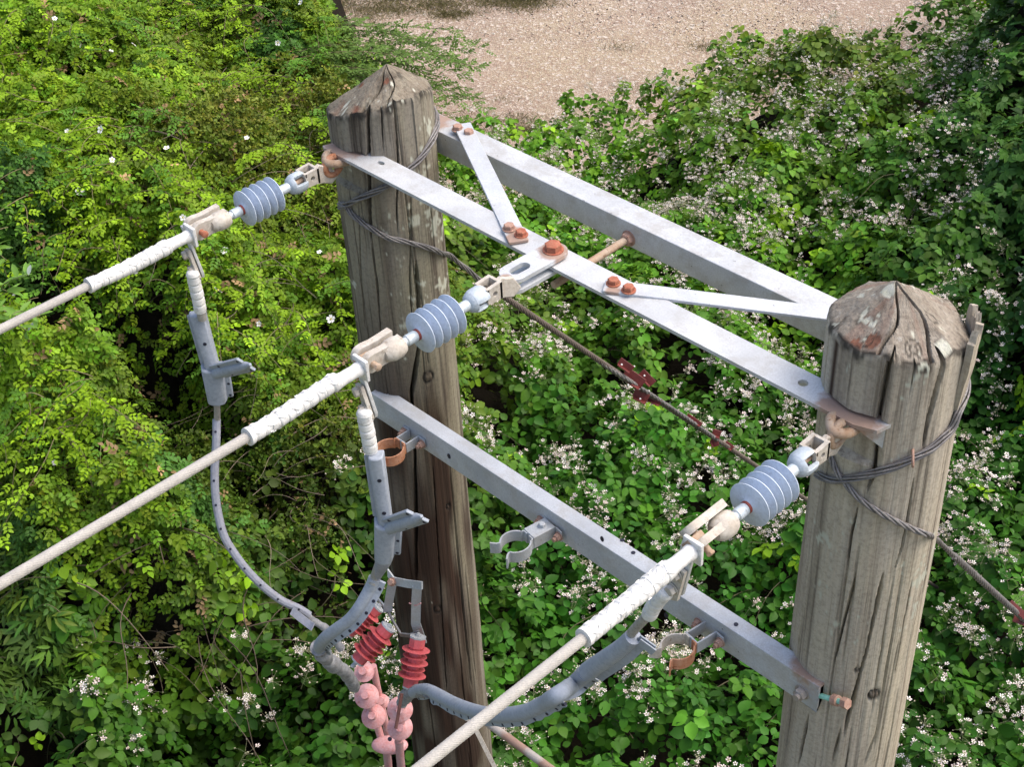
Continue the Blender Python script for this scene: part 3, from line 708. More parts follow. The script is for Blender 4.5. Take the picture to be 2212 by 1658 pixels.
# jumper hardware on each clamp: double plate, bolts, taped lug
def jumper_lug(parent, o, top_, bot, side, lugpts, wd, nm=0):
    A, B = np.array(top_), np.array(bot); ex = nrm(B-A); ez = nrm(wd); L = np.linalg.norm(B-A)
    ey = nrm(np.cross(ez, ex))
    b = MB()
    b.plate([(0, -.013), (L*.9, -.013), (L, -.004), (L, .010), (L*.92, .013), (0, .013)], A, ex, ey, .0055)
    obj('palm_plate', b, M_whitemetal, parent, .001)
    b = MB(); b.plate([(.045, -.012), (L*.97, -.012), (L*1.05, 0), (L*.97, .012), (.045, .012)], A-ez*.009, ex, ey, .0065)
    for s in (.5, .8): b.hexb(A+ex*L*s-ez*.009, -ez, .009, .009, True)
    obj('lug_palm', b, M_tan, parent, .001)
    n = 60; pts = spline(lugpts, 20); n = len(pts); r = sleeve_radius(n, .0125, .0115, .3, .0012, 6); r[:5] = [.007, .0095, .0115, .012, .0125]
    b = MB(); b.tube(pts, r, 22); obj('taped_lug', b, M_tape, parent, smooth=55)
ypL = sL[0]; ypM = sM[0]; ypR = sR[0]
wdL = nrm(np.array([.25, 1, .1]))
jumper_lug(sL[2], None, onY(392, 490, ypL+.004), onY(436, 600, ypL+.004), 1, [onY(415, 585, ypL-.012), onY(421, 615, ypL-.012), onY(428, 645, ypL-.012), onY(433, 672, ypL-.012)], wdL)
jumper_lug(sM[2], None, onY(765, 776, ypM+.004), onY(808, 902, ypM+.004), 1, [onY(786, 885, ypM-.012), onY(790, 915, ypM-.012), onY(796, 945, ypM-.012), onY(801, 975, ypM-.012)], wdL)
jumper_lug(sR[2], None, onY(1487, 1180, ypR+.004), onY(1458, 1285, ypR+.004), 1, [onY(1442, 1275, ypR-.01), onY(1425, 1292, ypR-.01), onY(1412, 1310, ypR-.01), onY(1402, 1330, ypR-.01)], nrm((.1, 1, .1)))
for t_, y_, X_, z_ in ((sL[2], ypL, 0, -.025), (sM[2], ypM, .62, .028), (sR[2], ypR, XR, -.028)):
    b = MB(); b.box((X_, y_+.001, z_), (.034, .0065, .040)); obj('end_plate', b, M_whitemetal, t_, .0012)

# cable covers
def cover(pts, r, findir_, finw, holes, mat, parent, name='cover', step=.034, ragged=0, r1=None, finr=1.0):
    P = spline(pts, 12); b = MB(); n = len(P); rr = np.full(n, r) if r1 is None else np.linspace(r, r1, n)
    if ragged: rr = rr*(1+.12*np.array([vnoise(i*.1, 0, .35, ragged) for i in range(n)]))
    b.tube(P, rr, 20)
    tg = np.gradient(P, axis=0); tg /= np.linalg.norm(tg, axis=1)[:, None]; face = isinstance(findir_, str); vs = []; cen = []
    for i in range(n):
        f = -nrm(np.cross(tg[i], fw)) if not face else nrm(-fw+tg[i]*(fw@tg[i])); f = f*(1 if (face or float(np.dot(f, findir_)) > 0) else -1); nn = np.cross(tg[i], f); fw_ = finw*(1+(.5*vnoise(i*.1, .3, .25, ragged) if ragged else 0))
        for a, c in ((0, -1), (1, -1), (1, 1), (0, 1)): vs.append(P[i]+f*(rr[i]*.5+a*(rr[i]*.5+fw_))+nn*c*.0028)
        cen.append((P[i]+f*(rr[i]+fw_*.5), nn, f))
    b.add(vs, [(i*4+k, i*4+(k+1) % 4, (i+1)*4+(k+1) % 4, (i+1)*4+k) for i in range(n-1) for k in range(4)]+[(3, 2, 1, 0), tuple((n-1)*4+k for k in range(4))])
    o = obj(name, b, mat, parent, smooth=50)
    if holes:
        b = MB(); L = np.concatenate([[0], np.cumsum(np.linalg.norm(np.diff(P, axis=0), axis=1))]); s = step*.5
        while s < L[-1]-step*.3:
            i = int(np.searchsorted(L, s)); c, nn, f = cen[min(i, n-1)]
            b.lathe([(-.0034, .0034 if not face else .0026), (.0034, .0034 if not face else .0026)], c if not face else P[i]+f*(r-.0024), nn if not face else f, 10); s += step
        pieces('fixing_hole', b, M_hole, o, label='row of dark fixing holes')
    return P
def J(l): return [onY(x, y, v) if v < 1 else onD(x, y, v) for x, y, v in l]      # v: world Y, or metres in front of the camera
# view side direction for fins that face sideways
SIDE = rt*.8-up*.3
# --- left jumper
yl = ypL-.012
jl = thing('jumper_cable', tuple(onY(433, 672, yl)), 'long thin grey jumper sweeping down from the uppermost conductor', 'cable', 'grey covered jumpers')
b = MB(); b.tube(spline(J([(433, 668, yl), (437, 690, yl)]), 4), .009, 14); b.tube(spline(J([(466, 850, yl), (469, 880, yl), (469, 930, yl)]), 5), .0068, 14); pieces('bare_wire', b, M_bare, jl)
def boxcover(p0, p1, w0, w1, d, mat, parent, name, bevel=.003):
    p0 = np.array(p0); p1 = np.array(p1); ex = nrm(p1-p0); ez = nrm(-fw-ex*(-fw@ex)); ey = np.cross(ez, ex); L = np.linalg.norm(p1-p0)
    b = MB(); sec = [(-1, -.3), (-.8, .75), (-.3, 1), (.3, 1), (.85, .7), (1, -.3), (1, -1), (-1, -1)]; vs = []
    for s, w in ((0, w0), (L*.5, (w0+w1)/2), (L, w1)):
        for a, c in sec: vs.append(p0+ex*s+ey*a*w/2+ez*c*d/2)
    m = len(sec); fs = [(i*m+k, i*m+(k+1) % m, (i+1)*m+(k+1) % m, (i+1)*m+k) for i in range(2) for k in range(m)]+[tuple(range(m))[::-1], tuple(2*m+k for k in range(m))]
    b.add(vs, fs)
    return b, ex, ey, ez
def T_unit(parent, ptop, pmid, pbot, parm, yv, w0, w1, sh=0):
    a, m, c, e = (onY(*q, yv) for q in (ptop, pmid, pbot, parm))
    b, ex, ey, ez = boxcover(a, m, w0, w1, .026, M_cover, parent, 'upper_cover')
    # long fin along one side
    s0 = a-ey*w0*.55; s1 = m-ey*w1*.45
    b.box((s0+s1)/2-ez*.010, (np.linalg.norm(s1-s0)*.9, .014, .005), ex, ey)
    u = obj('upper_cover', b, M_cover, parent, .003, label='long box-shaped part of the cover')
    hb = MB()
    for k in sh: hb.lathe([(0, .0038), (.0006, .0038)], a+(m-a)*k+ez*.0131+ey*.002, ez, 12)
    pieces('fixing_hole', hb, M_hole, u)
    b, ex, ey, ez = boxcover(m-(c-m)*.04, c, w0*1.42, w0*1.25, .038, M_cover, parent, 'body')
    b.box(m+(c-m)*.5+ey*w0*.76-ez*.006, (np.linalg.norm(c-m)*.86, .016, .007), ex, ey)
    bd = obj('connector_body', b, M_cover, parent, .0035)
    hb = MB()
    for k in (.2, .5, .85): hb.lathe([(0, .003), (.0006, .003)], m+(c-m)*k+ey*w0*.82-ez*.0023, ez, 10)
    # side arm
    b = MB(); st = m+(c-m)*.18; pts = [st+(e-st)*k for k in np.linspace(0, 1, 8)]
    b.tube(pts, [.0125, .0125, .012, .0115, .011, .0105, .009, .003], 14)
    dirn = nrm(e-st); sdn = nrm(np.cross(dirn, ez))
    for sg in (1, -1):
        b.box((st+e)/2+sdn*sg*.0150-ez*.004, (np.linalg.norm(e-st)*.78, .014, .006), dirn, sdn)
        for k in (.35, .85): hb.lathe([(0, .0032), (.0006, .0032)], st+(e-st)*k+sdn*sg*.0165-ez*.0008, ez, 10)
    obj('side_spout', b, M_cover, parent, .001); pieces('fixing_hole', hb, M_hole, bd)
T_unit(jl, (425, 677), (458, 795), (470, 866), (541, 788), yl, .034, .030, [.5])
PL = J([(468, 906, 3.10), (467, 960, 3.10), (464, 1010, 3.11), (465, 1064, 3.12), (472, 1114, 3.13), (484, 1158, 3.14), (504, 1193, 3.15), (534, 1233, 3.16), (571, 1270, 3.18), (608, 1298, 3.20), (646, 1316, 3.22), (668, 1330, 3.23)])
cover(PL, .0088, 'face', .0, True, M_cover2, jl, 'curved_cover', .052)
PE = J([(640, 1318, 3.23), (668, 1336, 3.24), (690, 1350, 3.25), (712, 1366, 3.26), (738, 1404, 3.28)])
b = MB(); P = spline(PE, 10); b.tube(P, [.0085+.003*vnoise(i*.1, 0, .25, 4) for i in range(len(P))], 14); obj('mastic_wrap', b, M_clay, jl)
b = MB(); q = J([(630, 1320, 3.2), (652, 1338, 3.2), (668, 1350, 3.2), (676, 1356, 3.19)]); b.strap(spline(q, 5), nrm(up+rt*.5), .017, .003); obj('torn_flap', b, M_cover2, jl)
# --- middle jumper
ym = ypM-.012
jm = thing('jumper_cable', tuple(onY(801, 975, ym)), 'thick grey jumper with holes hanging from the middle conductor', 'cable', 'grey covered jumpers')
b = MB(); b.tube(spline(J([(801, 970, ym), (806, 1000, ym)]), 4), .008, 14); b.tube(spline(J([(826, 1200, ym), (812, 1240, 2.69), (804, 1262, 2.70)]), 5), .0085, 14); pieces('bare_wire', b, M_bare, jm)
T_unit(jm, (811, 983), (832, 1130), (829, 1205), (911, 1116), ym, .0285, .026, [.3, .78])
b = MB(); q = spline(J([(829, 1196, ym), (829, 1212, ym), (822, 1228, ym+.01), (813, 1246, ym+.015)]), 5); b.tube(q, np.linspace(.0165, .009, len(q)), 18); obj('collar', b, M_cover2, jm)
ya = -.24
PM = J([(809, 1250, 2.70), (799, 1273, 2.71), (776, 1313, 2.72), (754, 1340, 2.74), (727, 1360, 2.77), (705, 1376, 2.81), (690, 1394, 2.90), (692, 1408, 2.98)])
cover(PM, .0115, SIDE*.9-up*.5, .011, True, M_cover, jm, 'curved_cover', .027)
PE = J([(688, 1400, 2.95), (702, 1420, 3.02), (720, 1437, 3.10), (742, 1450, 3.17), (757, 1470, 3.24), (768, 1490, 3.30)])
b = MB(); P = spline(PE, 10); b.tube(P, [.015+.012*vnoise(i*.1, 0, .18, 5)-.004*i/len(P) for i in range(len(P))], 14); obj('mastic_wrap', b, M_clay, jm)
# --- right jumper
yr = ypR-.01
jr = thing('jumper_cable', tuple(onY(1402, 1330, yr)), 'grey split-sleeve jumper sagging from the lowest conductor', 'cable', 'grey covered jumpers')
b = MB(); b.tube(spline(J([(1404, 1326, yr), (1388, 1342, yr), (1366, 1366, yr), (1350, 1390, yr), (1300, 1430, yr)]), 6), .0078, 14); pieces('bare_wire', b, M_bare, jr)
PR1 = J([(1368, 1376, yr), (1345, 1398, yr), (1315, 1420, yr), (1285, 1440, yr+.005), (1270, 1452, yr+.01)])
cover(PR1, .0135, SIDE*.6-up, .013, False, M_cover, jr, 'upper_cover', r1=.0165)
dirl = nrm(np.array(PR1[1])-np.array(PR1[0])); p0 = PR1[0]
b = MB(); e0 = nrm(SIDE*.9-up*.25)
for sg in (1, -1):
    b.box(p0+e0*.024+up*sg*.0028-dirl*.002, (.03, .02, .0022), e0, dirl)
obj('split_lip', b, M_cover, jr)
b = MB(); P = J([(1276, 1449, yr+.01), (1262, 1458, yr+.012)]); b.tube(P, .0118, 18); obj('inner_sleeve', b, simple('pale_inner', (.40, .42, .45), (.46, .48, .5)), jr)
PR2 = J([(1266, 1454, yr+.012), (1240, 1478, yr+.02), (1209, 1499, 2.43), (1170, 1523, 2.50), (1127, 1541, 2.57), (1069, 1546, 2.68), (1029, 1538, 2.78), (983, 1522, 2.90), (945, 1502, 3.02), (920, 1490, 3.10), (893, 1497, 3.22)])
cover(PR2, .0145, SIDE*.35-up, .010, True, M_cover, jr, 'sagging_cover', .045, ragged=6, r1=.0125)
b = MB(); P = spline(J([(925, 1494, 3.10), (900, 1494, 3.20), (880, 1502, 3.27), (868, 1520, 3.30)]), 8); b.tube(P, [.014+.008*vnoise(i*.1, 0, .2, 7) for i in range(len(P))], 12); obj('mastic_wrap', b, M_clay, jr)
b = MB(); P = J([(868, 1500, 3.22), (862, 1535, 3.22), (855, 1575, 3.22)]); b.tube(spline(P, 5), .004, 8); obj('rusty_tail', b, rusty('dark_rust', (.14, .05, .04), (.2, .09, .07)), jr)

# ------------------------------------------------------------------ surge arresters, bracket, cable terminations
def arrester(p0, p1, yv, yv1, label, n=5, rs_=.027):
    rs_ *= 1.14
    a = onY(*p0, yv); c = CAM+ray(*p1)*(float((a-CAM)@fw)+yv1); L = np.linalg.norm(c-a); ax = nrm(c-a)
    t = thing('surge_arrester', tuple(a), label, 'arrester', 'red surge arresters'); 
    b = MB(); b.lathe([(0, .0185), (L*.20, .0185), (L*.205, .0150), (L*.80, .0150), (L*.805, .0175), (L, .0175)], a, ax, 8); obj('core', b, M_red, t, .0012)
    for k in range(n):
        s = L*(.24+.52*k/(n-1)); R = rs_*(1 if k % 2 == 0 else .86); b = MB()
        b.lathe([(s-.0008, .0148), (s+.0004, R), (s+.0013, R), (s+.0028, .0148)], a, ax, 40, caps=True); obj('shed', b, M_red, t)
    b = MB(); b.lathe([(-.003, .019), (.001, .019)], a, ax, 8); b.lathe([(L-.001, .0178), (L+.003, .0178)], a, ax, 8); b.lathe([(-.010, .0045), (-.003, .0045)], a, ax, 10); b.lathe([(-.007, .007), (-.003, .007)], a, ax, 6); b.lathe([(L+.002, .005), (L+.02, .005)], a, ax, 10)
    pieces('end_cap', b, M_bracket, t)
    return t
arrester((903, 1378), (886, 1484), -.35, .016, 'upright red arrester in front of the darker pole, rightmost of the three', 5, .0275)
arrester((838, 1357), (773, 1428), -.37, .010, 'slanting red arrester in the middle, in front of the grey sleeve end', 5, .0275)
arrester((815, 1312), (752, 1366), -.28, .01, 'slanting red arrester half hidden behind the thick grey sleeve', 5, .026)
# bracket frame of strap
tb = thing('arrester_bracket', tuple(onY(870, 1260, -.34)), 'galvanised strap frame holding the red arresters on the pole', 'bracket')
def poly(l, yv): return [onY(x, y, yv if len(l[0]) == 2 else v) for x, y, *v in l]
def dens(P, n=6):
    P = np.array(P, float); out = []
    for i in range(len(P)-1):
        for k in range(n): out.append(P[i]+(P[i+1]-P[i])*k/n)
    out.append(P[-1]); return out
wdir = nrm(rt*.9+up*.1)
b = MB()
b.strap(dens(J([(838, 1238, -.34), (851, 1256, -.34), (880, 1262, -.34), (912, 1266, -.34)])), nrm(up*.9-fw*.35), .019, .004); obj('top_strap', b, M_bracket, tb)
b = MB(); b.strap(dens(J([(848, 1256, -.345), (842, 1290, -.345), (837, 1322, -.345)])), wdir, .020, .004); obj('side_strap', b, M_bracket, tb)
b = MB(); b.strap(dens(J([(901, 1266, -.336), (899, 1300, -.336), (898, 1348, -.336), (912, 1390, -.31)])), wdir, .021, .004); obj('side_strap', b, M_bracket, tb)
b = MB(); b.strap(dens(J([(837, 1320, -.345), (850, 1345, -.34), (866, 1372, -.34), (884, 1374, -.34), (905, 1366, -.34)])), nrm(up*.6-fw*.8), .015, .004); obj('lower_strap', b, steel('dull_zinc', (.22, .23, .25)), tb)
b = MB(); b.strap(dens(J([(812, 1290, -.27), (826, 1306, -.31), (840, 1322, -.34)])), nrm(up*.6-fw*.8), .014, .004); obj('lower_strap', b, M_bracket, tb)
b = MB(); b.hexb(onY(847, 1258, -.346), nrm(-fw-rt*.5), .008, .008); b.tube([onY(847, 1258, -.346), onY(846, 1250, -.10)], .005, 10); obj('bolt', b, M_bolt, tb)
b = MB(); P = J([(884, 1304, -.3365), (898, 1309, -.3405), (909, 1304, -.3365)]); b.tube(spline(P, 4), .0014, 6); obj('pink_tie', b, M_pink, tb)
# terminations
def shedcone(b, c, ax, R, n=40): b.lathe([(-.0035, .012), (-.002, R*.97), (-.0005, R), (.0008, R*.98), (.0022, .015), (.006, .0125)], c, ax, n, caps=True)
def termination(discs, stem, yv, label, grp, stemr=.0095):
    pts = [onY(x, y, yv) for x, y in stem]; t = thing('cable_termination', tuple(pts[-1]), label, 'cable end', grp)
    b = MB(); b.tube(spline(pts, 6), stemr, 16); obj('core', b, M_pink, t)
    axm = nrm(nrm(pts[0]-pts[-1])*.40-fw*.95)
    for (x, y, r) in discs:
        b = MB(); shedcone(b, onY(x, y, yv-.006), axm, r*1.32); b.lathe([(0, .0105), (.022, .0095)], onY(x, y, yv-.006), axm, 16); obj('shed', b, M_pink, t, smooth=60)
    return t
yt = -.35
termination([(787, 1453, .019), (792, 1505, .0235), (807, 1549, .0235)], [(770, 1490), (795, 1515), (812, 1560), (826, 1605)], yt, 'pale pink cable core with three round sheds, left of its twin', 'pink cable terminations')
termination([(864, 1534, .0235), (864, 1573, .0235)], [(880, 1492), (868, 1530), (866, 1575), (860, 1605)], yt, 'pink cable core with two overlapping sheds under the upright arrester', 'pink cable terminations')
termination([(824, 1517, .015)], [(806, 1440), (818, 1500), (830, 1550), (840, 1600)], yt+.05, 'reddish cable core behind the two pale pink ones', 'pink cable terminations', .009)
tbb = thing('breakout_boot', tuple(onY(841, 1612, yt)), 'wide pink rubber boot where the cable cores split', 'cable boot')
b = MB(); C0 = onY(842, 1611, yt); axm = nrm(np.array([0, 0, 1])-fw*.9)
b.lathe([(-.012, .018), (-.004, .036), (.000, .040), (.003, .0395), (.008, .027), (.013, .012)], C0, axm, 48, sq=(1.15, .60), ref=tuple(up)); obj('boot', b, M_pink, tbb, smooth=60)
b = MB()
for x, x2 in ((826, 840), (858, 868)): b.tube(spline(J([(x+4, 1600, yt), (x2-4, 1630, yt), (x2, 1700, yt), (x2, 1900, yt)]), 6), .0105, 16)
pieces('cable_leg', b, simple('pink_grey_cable', (.45, .20, .20), (.42, .32, .33), 22), tbb)
b = MB(); b.lathe([(0, .0055), (.001, .0055)], onY(842, 1598, yt-.022), axm, 14); obj('boot_hole', b, M_hole, tbb)

# ------------------------------------------------------------------ cable clamps on the lower arm (strap curves seen from above, extruded upright)
def clampset(label, b1, b2, ctr, tipa, tipb, m_ring, m_ring2, m_brk, w, kind=0):
    yA = YC-.003
    P1 = onY(*b1, yA); P2 = onY(*b2, yA); zc = (P1[2]+P2[2])/2-.0
    C = onZ(*ctr, zc); t = thing('cable_clamp', (float((P1[0]+P2[0])/2), yA, zc), label, 'clamp', 'cable saddles on the lower crossarm')
    mid = (P1+P2)/2; mid[2] = zc
    out = C-mid; out[2] = 0; dist = np.linalg.norm(out); out = nrm(out); sd_ = np.cross(out, (0, 0, 1)); sd_ = nrm(sd_)
    if sd_[0] > 0: sd_ = -sd_     # sd_ points to -X
    rr = dist*.42 if kind else .028
    rr = .0315
    so_ = dist-rr-.004
    # standoff bracket: foot - leg - bridge - leg - foot
    h = .016
    br = [mid+sd_*.037, mid+sd_*h, mid+sd_*h+out*so_, mid-sd_*h+out*so_, mid-sd_*h, mid-sd_*.037]
    b = MB(); b.strap(dens(br, 5), (0, 0, 1), w, .0035); obj('bracket', b, m_brk, t, .0006)
    for k, q in enumerate((mid+sd_*.031, mid-sd_*.031)):
        b = MB(); b.hexb(q+np.array([0, -.002, 0]), (0, -1, 0), .0085, .01); b.tube([q, q+np.array([0, -.02, 0])], .005, 10); obj('bolt', b, M_bolt, t)
    b = MB(); b.hexb(mid+out*(so_*.5)+np.array([0, 0, w*.2]), out, .006, .005, False) if kind == 2 else None
    for sg, m in ((1, m_ring), (-1, m_ring2)):
        arc = [mid+sd_*sg*.004+out*(so_+.003), mid+sd_*sg*.015+out*(so_+.003), mid+sd_*sg*.0165+out*(so_+.010)]
        for a in np.linspace(.55, 2.55, 16): arc.append(C-out*math.cos(a)*rr+sd_*sg*math.sin(a)*rr)
        arc += [arc[-1]+out*.007+sd_*sg*.002, arc[-1]+out*.017+sd_*sg*.012]
        b = MB(); b.strap(spline(arc, 3), (0, 0, 1), w, .0032); obj('half_ring', b, m, t, .0005)
    if kind == 2:
        b = MB(); b.box(mid+out*so_*.52+np.array([0, 0, w/2]), (so_*1.0, .036, .0035), out, sd_); b.hexb(mid+out*so_*.4+np.array([0, 0, w/2+.001]), (0, 0, 1), .0075, .008)
        obj('top_plate', b, m_brk, t, .0008)
    return t
clampset('rusty orange cable clamp on the lower crossarm beside the darker pole', (868, 928), (922, 962), (842, 978), None, None, M_rust, M_rust, M_bracket, .026)
clampset('clean grey cable clamp in the middle of the lower crossarm', (1158, 1120), (1222, 1160), (1114, 1181), None, None, M_bracket, M_bracket, M_bracket, .028, 2)
clampset('open cable clamp half grey and half orange, nearest the paler pole', (1497, 1340), (1572, 1390), (1463, 1408), None, None, M_tan, M_rust, M_bracket, .027)

# ------------------------------------------------------------------ stay wires with wraps
def twist(pts, n=4, rs_=.0024, rh=.0031, pitch=.06, seed=0, loose=0.):
    P = np.asarray(pts); L = np.concatenate([[0], np.cumsum(np.linalg.norm(np.diff(P, axis=0), axis=1))])
    tg = np.gradient(P, axis=0); tg /= np.linalg.norm(tg, axis=1)[:, None]+1e-9; a = nrm(np.cross(tg[0], (.3, .2, 1))); b = MB(); fr = []
    for i in range(len(P)): a = nrm(a-tg[i]*(a@tg[i])); fr.append((a, np.cross(tg[i], a)))
    for k in range(n):
        q = []
        for i in range(len(P)):
            ph = 2*math.pi*(k/n+L[i]/pitch); rr = rh*(1+loose*max(0, float(vnoise(L[i], k*.7, .12, seed))*2))
            q.append(P[i]+(fr[i][0]*math.cos(ph)+fr[i][1]*math.sin(ph))*rr)
        b.tube(q, rs_, 7)
    return b
def resample(P, ds=.006):
    P = np.asarray(P); L = np.concatenate([[0], np.cumsum(np.linalg.norm(np.diff(P, axis=0), axis=1))]); s = np.arange(0, L[-1], ds)
    return np.stack([np.interp(s, L, P[:, i]) for i in range(3)], -1)
def wrapc(px, X0, R, off=.006): return [oncyl(x, y, X0, R+off) for x, y in px]
def ext(P, X0, R, side, da, dz, n=5):       # carry a wrap on round the back of the pole
    a = math.atan2(P[1], P[0]-X0); out = []
    for k in range(1, n+1):
        t = a+da*k/n; out.append(np.array([X0+(R+.006)*math.cos(t), (R+.006)*math.sin(t), P[2]+dz*k/n]))
    return out
# left pole
w1 = wrapc([(938, 290), (922, 322), (905, 346), (887, 364), (868, 382), (848, 396), (822, 408), (799, 418), (770, 432), (747, 445), (733, 448)], 0, RL_)
w1 = ext(w1[0], 0, RL_-.0027*w1[0][2], 1, 1.6, .03)[::-1]+w1
w2 = wrapc([(733, 440), (747, 446), (764, 467), (797, 492), (839, 514), (884, 525), (931, 537), (957, 549)], 0, RL_)
S0 = onX(975, 556, .02)
fz = [onX(x, y, 0) for x, y in ((1045, 612), (1160, 684), (1264, 767), (1376, 838), (1451, 890), (1580, 974), (1640, 1012))]
dS = nrm(fz[-1]-fz[0]); fa = [fz[0]+dS*s for s in (.0, .3, .6, .9, 1.2, 1.6, 2.2, 3.0, 3.8, 4.3)]
st1 = thing('stay_wire', (0, .1, -.4), 'twisted stay wire round the darker pole with dark red fittings along it', 'wire', 'stay wires wrapped round the poles')
P = resample(spline(w1, 6)); obj('pole_wrap', twist(P, 5, .0021, .0042, .22, 3, .8), M_stay, st1, smooth=60)
w2b = w2[:2]+w2[2:]
P = resample(spline(w2b+[S0]+fa[:1], 6)); obj('pole_wrap', twist(P, 5, .0021, .0038, .16, 4, .6), M_stay, st1, smooth=60)
P = resample(np.array([fa[0]-dS*.02]+fa)); obj('strand', twist(P, 6, .0030, .0050, .09, 5), M_staybrown, st1, smooth=60)
# preformed legs, spread near the maroon ends
c0, c1 = onX(1290, 780, 0), onX(1600, 985, 0)
for dv in ((.009, 0, .004), (-.008, .002, -.004)):
    Q = np.array([c0+(c1-c0)*t+np.array(dv)*math.sin(math.pi*min(1, t*1.15))*1.7 for t in np.linspace(0, 1, 50)]); obj('grip_leg', twist(Q, 3, .0030, .0034, .07, 6), M_stay, st1, smooth=60)
for (x, y, dx, dy, w, l, off) in ((1370, 826, 1, .7, .024, .07, (0, 0, 0)), (1352, 800, 1, .72, .016, .05, (0, 0, .010)), (1398, 828, 1, 1.0, .018, .055, (0, 0, .014)), (1385, 862, 1, .5, .020, .05, (0, 0, -.010)), (1413, 872, 1, .5, .014, .05, (0, 0, 0)), (1500, 905, 1, .7, .010, .06, (0, 0, .002)), (1548, 935, 1, .3, .016, .03, (0, 0, .012)), (1545, 952, .3, 1, .016, .03, (0, 0, -.008)), (1575, 960, 1, .8, .012, .035, (0, 0, .0))):
    y -= 9 if x < 1450 else -3
    c = onX(x, y, 0)+np.array(off)*.3; d = nrm(rt*dx-up*dy); d2 = nrm(rt*dy+up*dx-fw*.4); b = MB()
    b.box(c, (l*.9, w*1.3, .0035), d, d2); b.box(c+np.cross(d, d2)*w*.55-d2*w*.6, (l*.8, .0035, w*1.2), d, d2); obj('red_fitting', b, M_maroon, st1, .0008)
b = MB()
for (x, y) in ((1343, 788), (1370, 792), (1392, 812), (1357, 832), (1381, 840), (1402, 845), (1383, 862)): b.lathe([(-.0025, .001), (-.0015, .0028), (.0015, .0028), (.0025, .001)], onX(x, y, .012), -fw, 8)
pieces('wire_end', b, M_pale, st1, label='pale cut wire ends')
b = MB(); b.lathe([(-.006, .002), (-.004, .008), (.0, .0105), (.004, .008), (.006, .002)], onX(1501, 890, .012), nrm(up), 12, sq=(1.3, .7)); obj('snail_shell', b, simple('shell', (.62, .58, .48), (.7, .67, .58)), st1)
# right pole
w1 = wrapc([(2070, 892), (2057, 925), (2037, 947), (2010, 971.6), (1972.6, 991.5), (1935, 1009), (1893, 1022.6), (1848, 1032.6), (1803.5, 1038.7), (1775, 1032), (1762, 1024)], XR, RR_)
w1 = ext(w1[0], XR, RR_, 1, 1.5, .05)[::-1]+w1
w2 = wrapc([(1793, 985), (1803, 1012), (1818.5, 1036), (1848, 1071), (1888, 1101), (1927.8, 1123), (1972.6, 1145), (2008, 1158)], XR, RR_)
fz = [onX(x, y, XR) for x, y in ((2047, 1190), (2199, 1328))]; dS = nrm(fz[1]-fz[0]); fa = [fz[0]+dS*s for s in (.05, .4, 1, 2, 3, 4, 5.2)]
st2 = thing('stay_wire', (XR, .1, -.5), 'twisted stay wire round the paler pole running off at the right edge', 'wire', 'stay wires wrapped round the poles')
P = resample(spline(w1, 6)); obj('pole_wrap', twist(P, 6, .0019, .0046, .30, 13, .6), M_stay, st2, smooth=60)
P = resample(spline(w2+[onX(2024, 1168, XR+.03)]+fa[:1], 6)); obj('pole_wrap', twist(P, 4, .0022, .0032, .10, 14, .4), M_stay, st2, smooth=60)
P = resample(np.array(fa)); obj('strand', twist(P, 6, .0026, .0052, .11, 15), M_stay, st2, smooth=60)
q = oncyl(1972, 991, XR, RR_+.010); b = MB(); b.tube(spline([q+up*.014+nrm(CAM-q)*-.004, q+up*.009+nrm(CAM-q)*.006, q-up*.008+nrm(CAM-q)*.006, q-up*.013-nrm(CAM-q)*.003], 5), .0022, 8); obj('staple', b, M_bolt, st2)
for (x, y, dx, dy) in ((2198, 1318, 1, .9), (2210, 1345, 1, .4)):
    b = MB(); c = onX(x, y, XR); b.box(c, (.05, .016, .003), nrm(rt*dx-up*dy), nrm(rt*dy+up*dx)); obj('red_fitting', b, M_maroon, st2, .0008)

# struts low on the darker pole
a1, a2 = onY(1040, 1553, -.14), onY(1179, 1655, -.14); d = a2-a1
t = thing('strut_rod', tuple(a1), 'white and rusty round strut leaving the darker pole at the bottom', 'strut')
b = MB(); b.tube([a1, a1+d*1, a1+d*3, a1+d*6], .0105, 16); obj('rod', b, steel('rod_rusting', (.46, .42, .38), spots=[(a1+d*.55, .07), (a1+d*1.1, .06), (a1+d*1.6, .08)], rust=(.22, .11, .08)), t)
a1, a2 = onY(1029, 1580, -.135), onY(1064, 1650, -.135); d = a2-a1
t = thing('stay_strap', tuple(a1), 'thin pale strap running down the darker pole beside the strut', 'strap')
b = MB(); b.strap([a1, a1+d*.5, a1+d*1, a1+d*3], rt, .012, .003); b.hexb(onY(1010, 1550, -.135), nrm(-fw), .009, .01); obj('strap', b, M_tan, t)


